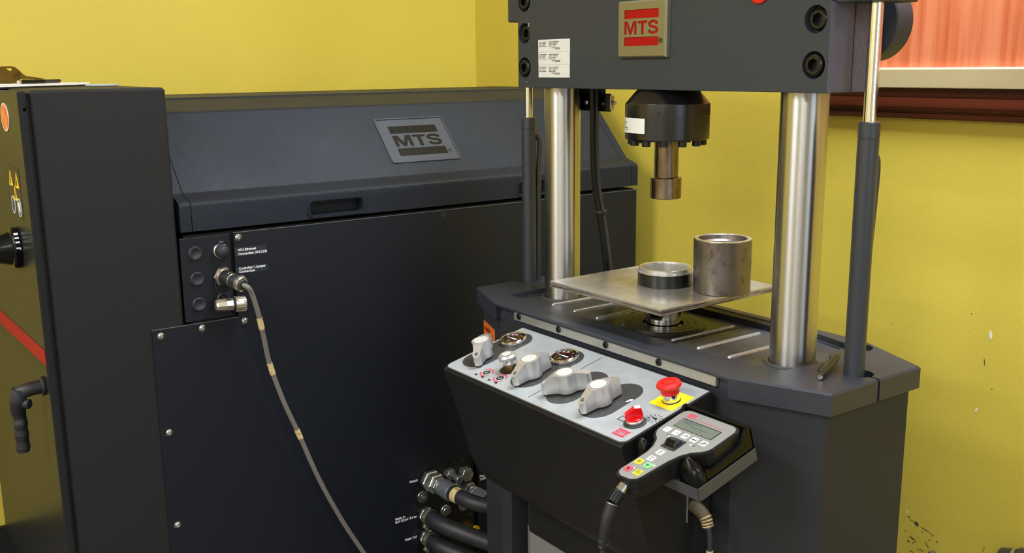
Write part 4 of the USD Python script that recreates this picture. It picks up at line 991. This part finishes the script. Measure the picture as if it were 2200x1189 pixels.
HH = Thing("handset_holder", "black handset cradle on grey bracket at the console's right end", "holder", (-1.03, 1.06, 0.77))
HH.part("bracket", cut(put(bx(-0.0452, 0.0940, -0.1448, -0.018, -0.0552, -0.0385, 0.0008), R), put(bx(0.2, 0.3, 0.2, 0.3, 0.2, 0.3), R)), "bracket_grey")
HH.part("bracket_front", put(bx(-0.0452, 0.0930, -0.1466, -0.1448, -0.0552, -0.0340), R), "bracket_grey")
HH.part("bracket_side", put(bx(0.0940, 0.0956, -0.1448, -0.018, -0.0552, -0.0340), R), "bracket_grey")
RS = R @ frame((0, 0, 0), (0, 1, 0), (0, 0, 1))                    # x along the slope, y outward, extrudes along +x of the holder
sidep = Polygon([(-0.122, -0.0386), (-0.0165, -0.0386), (-0.0165, -0.002), (-0.0185, 0.0035), (-0.024, 0.0035), (-0.030, -0.001), (-0.040, -0.012), (-0.052, -0.0185), (-0.106, -0.0225), (-0.116, -0.020), (-0.122, -0.012)])
HH.part("cradle", cat(put(bx(-0.0440, 0.0930, -0.1220, -0.0180, -0.0386, -0.0310, 0.001), R), ext(sidep, 0.0862, 0.0930, RS), ext(sidep, -0.0440, -0.0375, RS), put(bx(-0.0440, 0.0930, -0.0224, -0.0165, -0.0386, 0.0035, 0.0015), R)), "black_gloss")
for u0, u1, tip in ((0.0500, 0.0930, 0.0660), (-0.0440, -0.0180, -0.0330)):
    g = 0.016 if u0 > 0 else 0.006
    pr_ = [(u0 + g, -0.1180, -0.0386), (u1, -0.1180, -0.0386), (u0 + 0.006, -0.1440, -0.0386), (u1, -0.1440, -0.0386), (u0 + g, -0.1200, -0.014), (u1 - 0.001, -0.1200, -0.018), (u0 + 0.007, -0.1425, -0.014), (u1 - 0.002, -0.1425, -0.018)]
    for a in np.arange(10) * 2 * math.pi / 10:
        pr_ += [(tip + 0.004 + 0.0145 * math.cos(a), -0.1310 + 0.0110 * math.sin(a), -0.0075), (tip + 0.002 + 0.0035 * math.cos(a), -0.1300 + 0.0030 * math.sin(a), 0.0038)]
    HH.part("prong", put(hull(pr_), R), "black_gloss", smooth=60)

G = Thing("handset", "grey-faced black handset controller with small screen and keys, resting in its cradle", "handset", (-1.03, 1.06, 0.80))
hb = G.part("body", cat(bev(bodyo, -0.0140, 0.0006, 0.0035, R, 3), ext(bodyo.buffer(-0.0006), -0.0148, -0.0138, R), ext(bodyo, -0.0225, -0.0148, R), ext(bodyo.buffer(-0.003), -0.0305, -0.0225, R)), "remote_black", smooth=40)
G.part("faceplate", ext(face.buffer(-0.0006), 0.0004, 0.0012, R), "remote_face")
sc = G.part("screen_frame", decal(sbox(-0.0165, -0.0750, 0.0635, -0.0495), R, 0.0014, 0.0002), "print_black")
G.part("screen", decal(sbox(-0.0150, -0.0744, 0.0620, -0.0520), R, 0.0018, 0.0002), "lcd", sc)
ink = []
r = np.random.default_rng(3)
for j, (u0, w) in enumerate(((-0.011, 0.036), (-0.009, 0.024), (0.012, 0.03))):
    q = u0
    while q < u0 + w:
        l = r.uniform(0.001, 0.003)
        ink.append(decal(sbox(q, -0.0560 - 0.0042 * j, q + l, -0.0545 - 0.0042 * j), R, 0.0021, 0.0001))
        q += l + 0.0012
G.part("screen_ink", cat(*ink), "lcd_ink", sc, kind="stuff")
K = 0.0063
keys = [(-0.0163, -0.0881, "key_white"), (0.0030, -0.0878, "key_white"), (0.0224, -0.0879, "key_white"), (0.0416, -0.0882, "key_white"), (0.0610, -0.0881, "key_white"), (0.0205, -0.1405, "key_white"), (0.0203, -0.1595, "key_white"),
        (0.0100, -0.1752, "key_yellow"), (0.0292, -0.1755, "key_green"), (0.0090, -0.1972, "key_red"), (0.0292, -0.1968, "key_yellow")]
glyph = [[Polygon([(-0.001, 0.0025), (0.001, 0.0015), (-0.001, 0.0005)])] + [circ(x, -0.002, 0.0003, 6) for x in (-0.003, 0, 0.003)],
         [Polygon([(0.0012, 0.001), (0.0032, 0.0), (0.0012, -0.001)])] + [circ(x, -0.002, 0.0003, 6) for x in (-0.003, -0.001, 0.001)],
         [Polygon([(0.0005, 0.0028), (0.0035, 0.0028), (0.002, -0.003)])] + [sbox(-0.0035, y, -0.0015, y + 0.0005) for y in (-0.002, 0, 0.002)],
         [Polygon([(-0.004, -0.0005), (-0.001, 0.002), (-0.001, 0.0003), (0.003, 0.0003), (0.003, 0.002), (0.0038, 0.002), (0.0038, -0.0012), (-0.001, -0.0012), (-0.001, -0.003)])],
         [ringp(0.0015, 0.0015, 0.0012, 0.0022), LineString([(0.0003, 0), (-0.003, -0.0035)]).buffer(0.0008)],
         [rrect(-0.0016, 0.0016, -0.0035, 0.0035, 0.0008).difference(rrect(-0.001, 0.001, -0.0029, 0.0029, 0.0006))],
         [arc(0, 0, 0.003, 20, 150, 0.0007), arc(0, 0, 0.003, 200, 330, 0.0007), circ(0, 0, 0.0005, 6)],
         [sbox(-0.0024, -0.0035, -0.0010, 0.0035), sbox(0.0010, -0.0035, 0.0024, 0.0035)], [Polygon([(-0.003, 0.0032), (0.0035, 0), (-0.003, -0.0032)])], [sbox(-0.0022, -0.0022, 0.0022, 0.0022)],
         [ringp(0, 0, 0.0038, 0.0043), tri(0, 0.0006, 0.0032).difference(tri(0, 0.0006, 0.0022))]]
for (u, v, mt), gl in zip(keys, glyph):
    kp = G.part("key", bev(rrect(u - K, u + K, v - K, v + K, 0.0012), 0.0010, 0.0021, 0.0004, R), mt, label={"key_white": None, "key_yellow": "yellow key", "key_green": "green key", "key_red": "red key"}[mt])
    G.part("key_symbol", cat(*[decal(affinity.translate(s, u, v), R, 0.0023, 0.0001) for s in gl]), "green_print" if mt == "key_green" else "print_black", kp)
for u, v in ((-0.0005, -0.1008), (0.0460, -0.1010), (0.0150, -0.1915), (0.0372, -0.1705)):
    G.part("indicator", decal(circ(u, v, 0.0020, 20), R, 0.0014, 0.0003), "print_white")
for p in ([(-0.0065, -0.0985), (-0.0045, -0.0995), (-0.0035, -0.0975)], [(0.0500, -0.1015), (0.0525, -0.1000), (0.0530, -0.0985)]):
    G.part("indicator_symbol", decal(LineString(p).buffer(0.0004), R, 0.0014, 0.0002), "print_black")
wh = G.part("wheel_well", decal(unary_union([sbox(0.0085, -0.1265, 0.0345, -0.1000)]).buffer(0.0015), R, 0.0014, 0.0002), "print_black")
G.part("thumb_wheel", put(rod((0.0120, -0.1130, 0.0005), (0.0310, -0.1130, 0.0005), 0.0085, 40, 0.002), R), "black_gloss", wh)
G.part("wheel_grip", put(cat(bx(0.0145, 0.0285, -0.1140, -0.1120, 0.0080, 0.0105, 0.0005), rod((0.0105, -0.1130, 0.0), (0.0130, -0.1130, 0.0), 0.0100, 40, 0.0008), rod((0.0300, -0.1130, 0.0), (0.0325, -0.1130, 0.0), 0.0100, 40, 0.0008)), R), "black_plug", wh)
G.part("emblem", cat(*logo(R, -0.0165, -0.0445, 0.0165, 0.0105, 0.0013, 0.0002)), "red_print", label="tiny red emblem MTS")
G.part("red_line", decal(sbox(0.0030, -0.0440, 0.0630, -0.0434), R, 0.0014, 0.0001), "red_print")

# handset cable
t = Thing("handset_cable", "black handset cable with metal plug and ribbed sleeve hanging below the handset", "cable", (-1.03, 0.92, 0.6))
Q = lambda u, v, h: (R @ np.array([u, v, h, 1.0]))[:3]
q0 = Q(0.0185, -0.2215, -0.0130)
q1 = q0 + np.array([0.0, -0.020, -0.020])
q2 = q1 + np.array([-0.001, -0.010, -0.026])
t.part("plug", cat(rod(q0 + np.array([0, 0.004, 0.002]), q0 + (q1 - q0) * 0.35, 0.0085, 28, 0.001)), "screw_steel")
cn = []
for k in range(14):
    a = 2 * math.pi * k / 14
    cn.append(put(bx(0.0098, 0.0112, -0.0014, 0.0014, 0.003, 0.020), axis_frame(q0 + (q1 - q0) * 0.3, q1 - q0) @ frame((0, 0, 0), (math.cos(a), math.sin(a), 0), (-math.sin(a), math.cos(a), 0))))
t.part("plug_nut", cat(rod(q0 + (q1 - q0) * 0.3, q1, 0.0100, 28, 0.001), *cn), "bolt_black")
t.part("plug_band", rod(q1, q1 + (q2 - q1) * 0.06, 0.0098, 28), "screw_steel")
pts = [q1, q2, q2 + np.array([-0.001, -0.004, -0.025]), q2 + np.array([-0.002, -0.005, -0.045])]
t.part("sleeve", tube(pts, [0.0098, 0.0095, 0.0088, 0.0075, 0.0062], 20), "black_rubber")
ss = spline(pts, 20)
grv = []
for k, i in enumerate(range(int(len(ss) * 0.42), len(ss) - 4, 5)):
    for s in (0.0, math.pi):
        a = s + 1.2 * (k % 2)
        grv.append(put(bx(0.0060, 0.0078 - 0.0001 * k, -0.0030, 0.0030, -0.0008, 0.0008), axis_frame(ss[i], ss[i + 1] - ss[i]) @ frame((0, 0, 0), (math.cos(a), math.sin(a), 0), (-math.sin(a), math.cos(a), 0))))
t.part("sleeve_slot", cat(*grv), "ferrule_grey", kind="stuff")
e = ss[-1]
cp2 = [e + np.array([0, 0.0006, 0.012]), e, e + np.array([-0.001, -0.001, -0.04]), e + np.array([-0.001, 0.002, -0.10]), e + np.array([0.0, 0.02, -0.25]), e + np.array([0.0, 0.08, -0.50]), (e[0], e[1] + 0.12, 0.06), (e[0], e[1] + 0.1, 0.008)]
t.part("cord", tube(cp2, 0.0050, 14), "black_plug")
q = spline(cp2, 40)
t.part("tape_tag", tube(q[(q[:, 2] < e[2] - 0.028) & (q[:, 2] > e[2] - 0.10)], 0.0058, 14, raw=True), "tape_tan", label="tan marker sleeve")

t = Thing("network_cable", "black network cable with olive strain boot plugged into the console flank under the handset", "cable", (-1.06, 1.15, 0.5))
s0 = np.array([XR - 0.001, 1.1555, 0.6725])
bt_ = [s0, s0 + [0.016, 0, -0.001], s0 + [0.032, 0.0, -0.010], s0 + [0.040, 0.0, -0.026]]
t.part("boot", tube(bt_, [0.0095, 0.0115, 0.0105, 0.0080], 16), "boot_tan")
ss = spline(bt_, 20)
t.part("boot_ridge", cat(*[tube(ss[i:i + 3], 0.0108 - 0.0004 * k, 16, raw=True) for k, i in enumerate((40, 45, 50, 55))]), "tape_tan")
e = ss[-1]
np_ = [e + np.array([-0.003, 0, 0.008]), e, e + np.array([0.004, 0.0, -0.025]), e + np.array([0.004, 0.0, -0.07]), e + np.array([0.002, 0, -0.2]), e + np.array([0.0, 0.0, -0.4]), e + np.array([0, -0.05, -e[2] + 0.03]), e + np.array([0, -0.15, -e[2] + 0.006])]
t.part("cord", tube(np_, 0.0048, 14), "black_plug")
q = spline(np_, 40)
t.part("tape_tag", tube(q[(q[:, 2] < e[2] - 0.038) & (q[:, 2] > e[2] - 0.11)], 0.0058, 14, raw=True), "tape_tan", label="tan marker sleeve")

# pipe fittings low on the right wall
t = Thing("pipe_fitting", "dark metal pipe coupling low at the right wall, bottom right corner", "pipe fitting", (-0.90, 1.985, 0.0))
t.part("coupling", cat(rod((-0.985, 1.985, 0.362), (-0.950, 1.985, 0.372), 0.022, 32, 0.004), rod((-0.952, 1.985, 0.371), (-0.944, 1.985, 0.373), 0.019, 32), rod((-0.946, 1.985, 0.372), (-0.90, 1.985, 0.384), 0.027, 32, 0.004)), "pen_metal")
t.part("rim", rod((-0.957, 1.985, 0.370), (-0.951, 1.985, 0.3715), 0.0228, 32, 0.001), "chrome")
t.part("pipe", tube([(-0.905, 1.985, 0.382), (-0.86, 1.985, 0.380), (-0.83, 1.985, 0.34), (-0.825, 1.985, 0.2), (-0.825, 1.985, 0.0)], 0.020, 20), "pen_metal")
t = Thing("pipe_plug", "small brown pipe plug at the foot of the right wall beside the frame base", "pipe fitting", (-1.19, 2.0, 0.0))
t.part("cap", lathe([(0, 0.293), (0.007, 0.292), (0.0095, 0.288), (0.0095, 0.265), (0, 0.265)][::-1], frame((-1.160, 2.02, 0), (1, 0, 0), (0, 1, 0)), 24), "boot_tan")
t.part("pipe", rod((-1.160, 2.02, 0), (-1.160, 2.02, 0.268), 0.007, 20), "boot_tan")
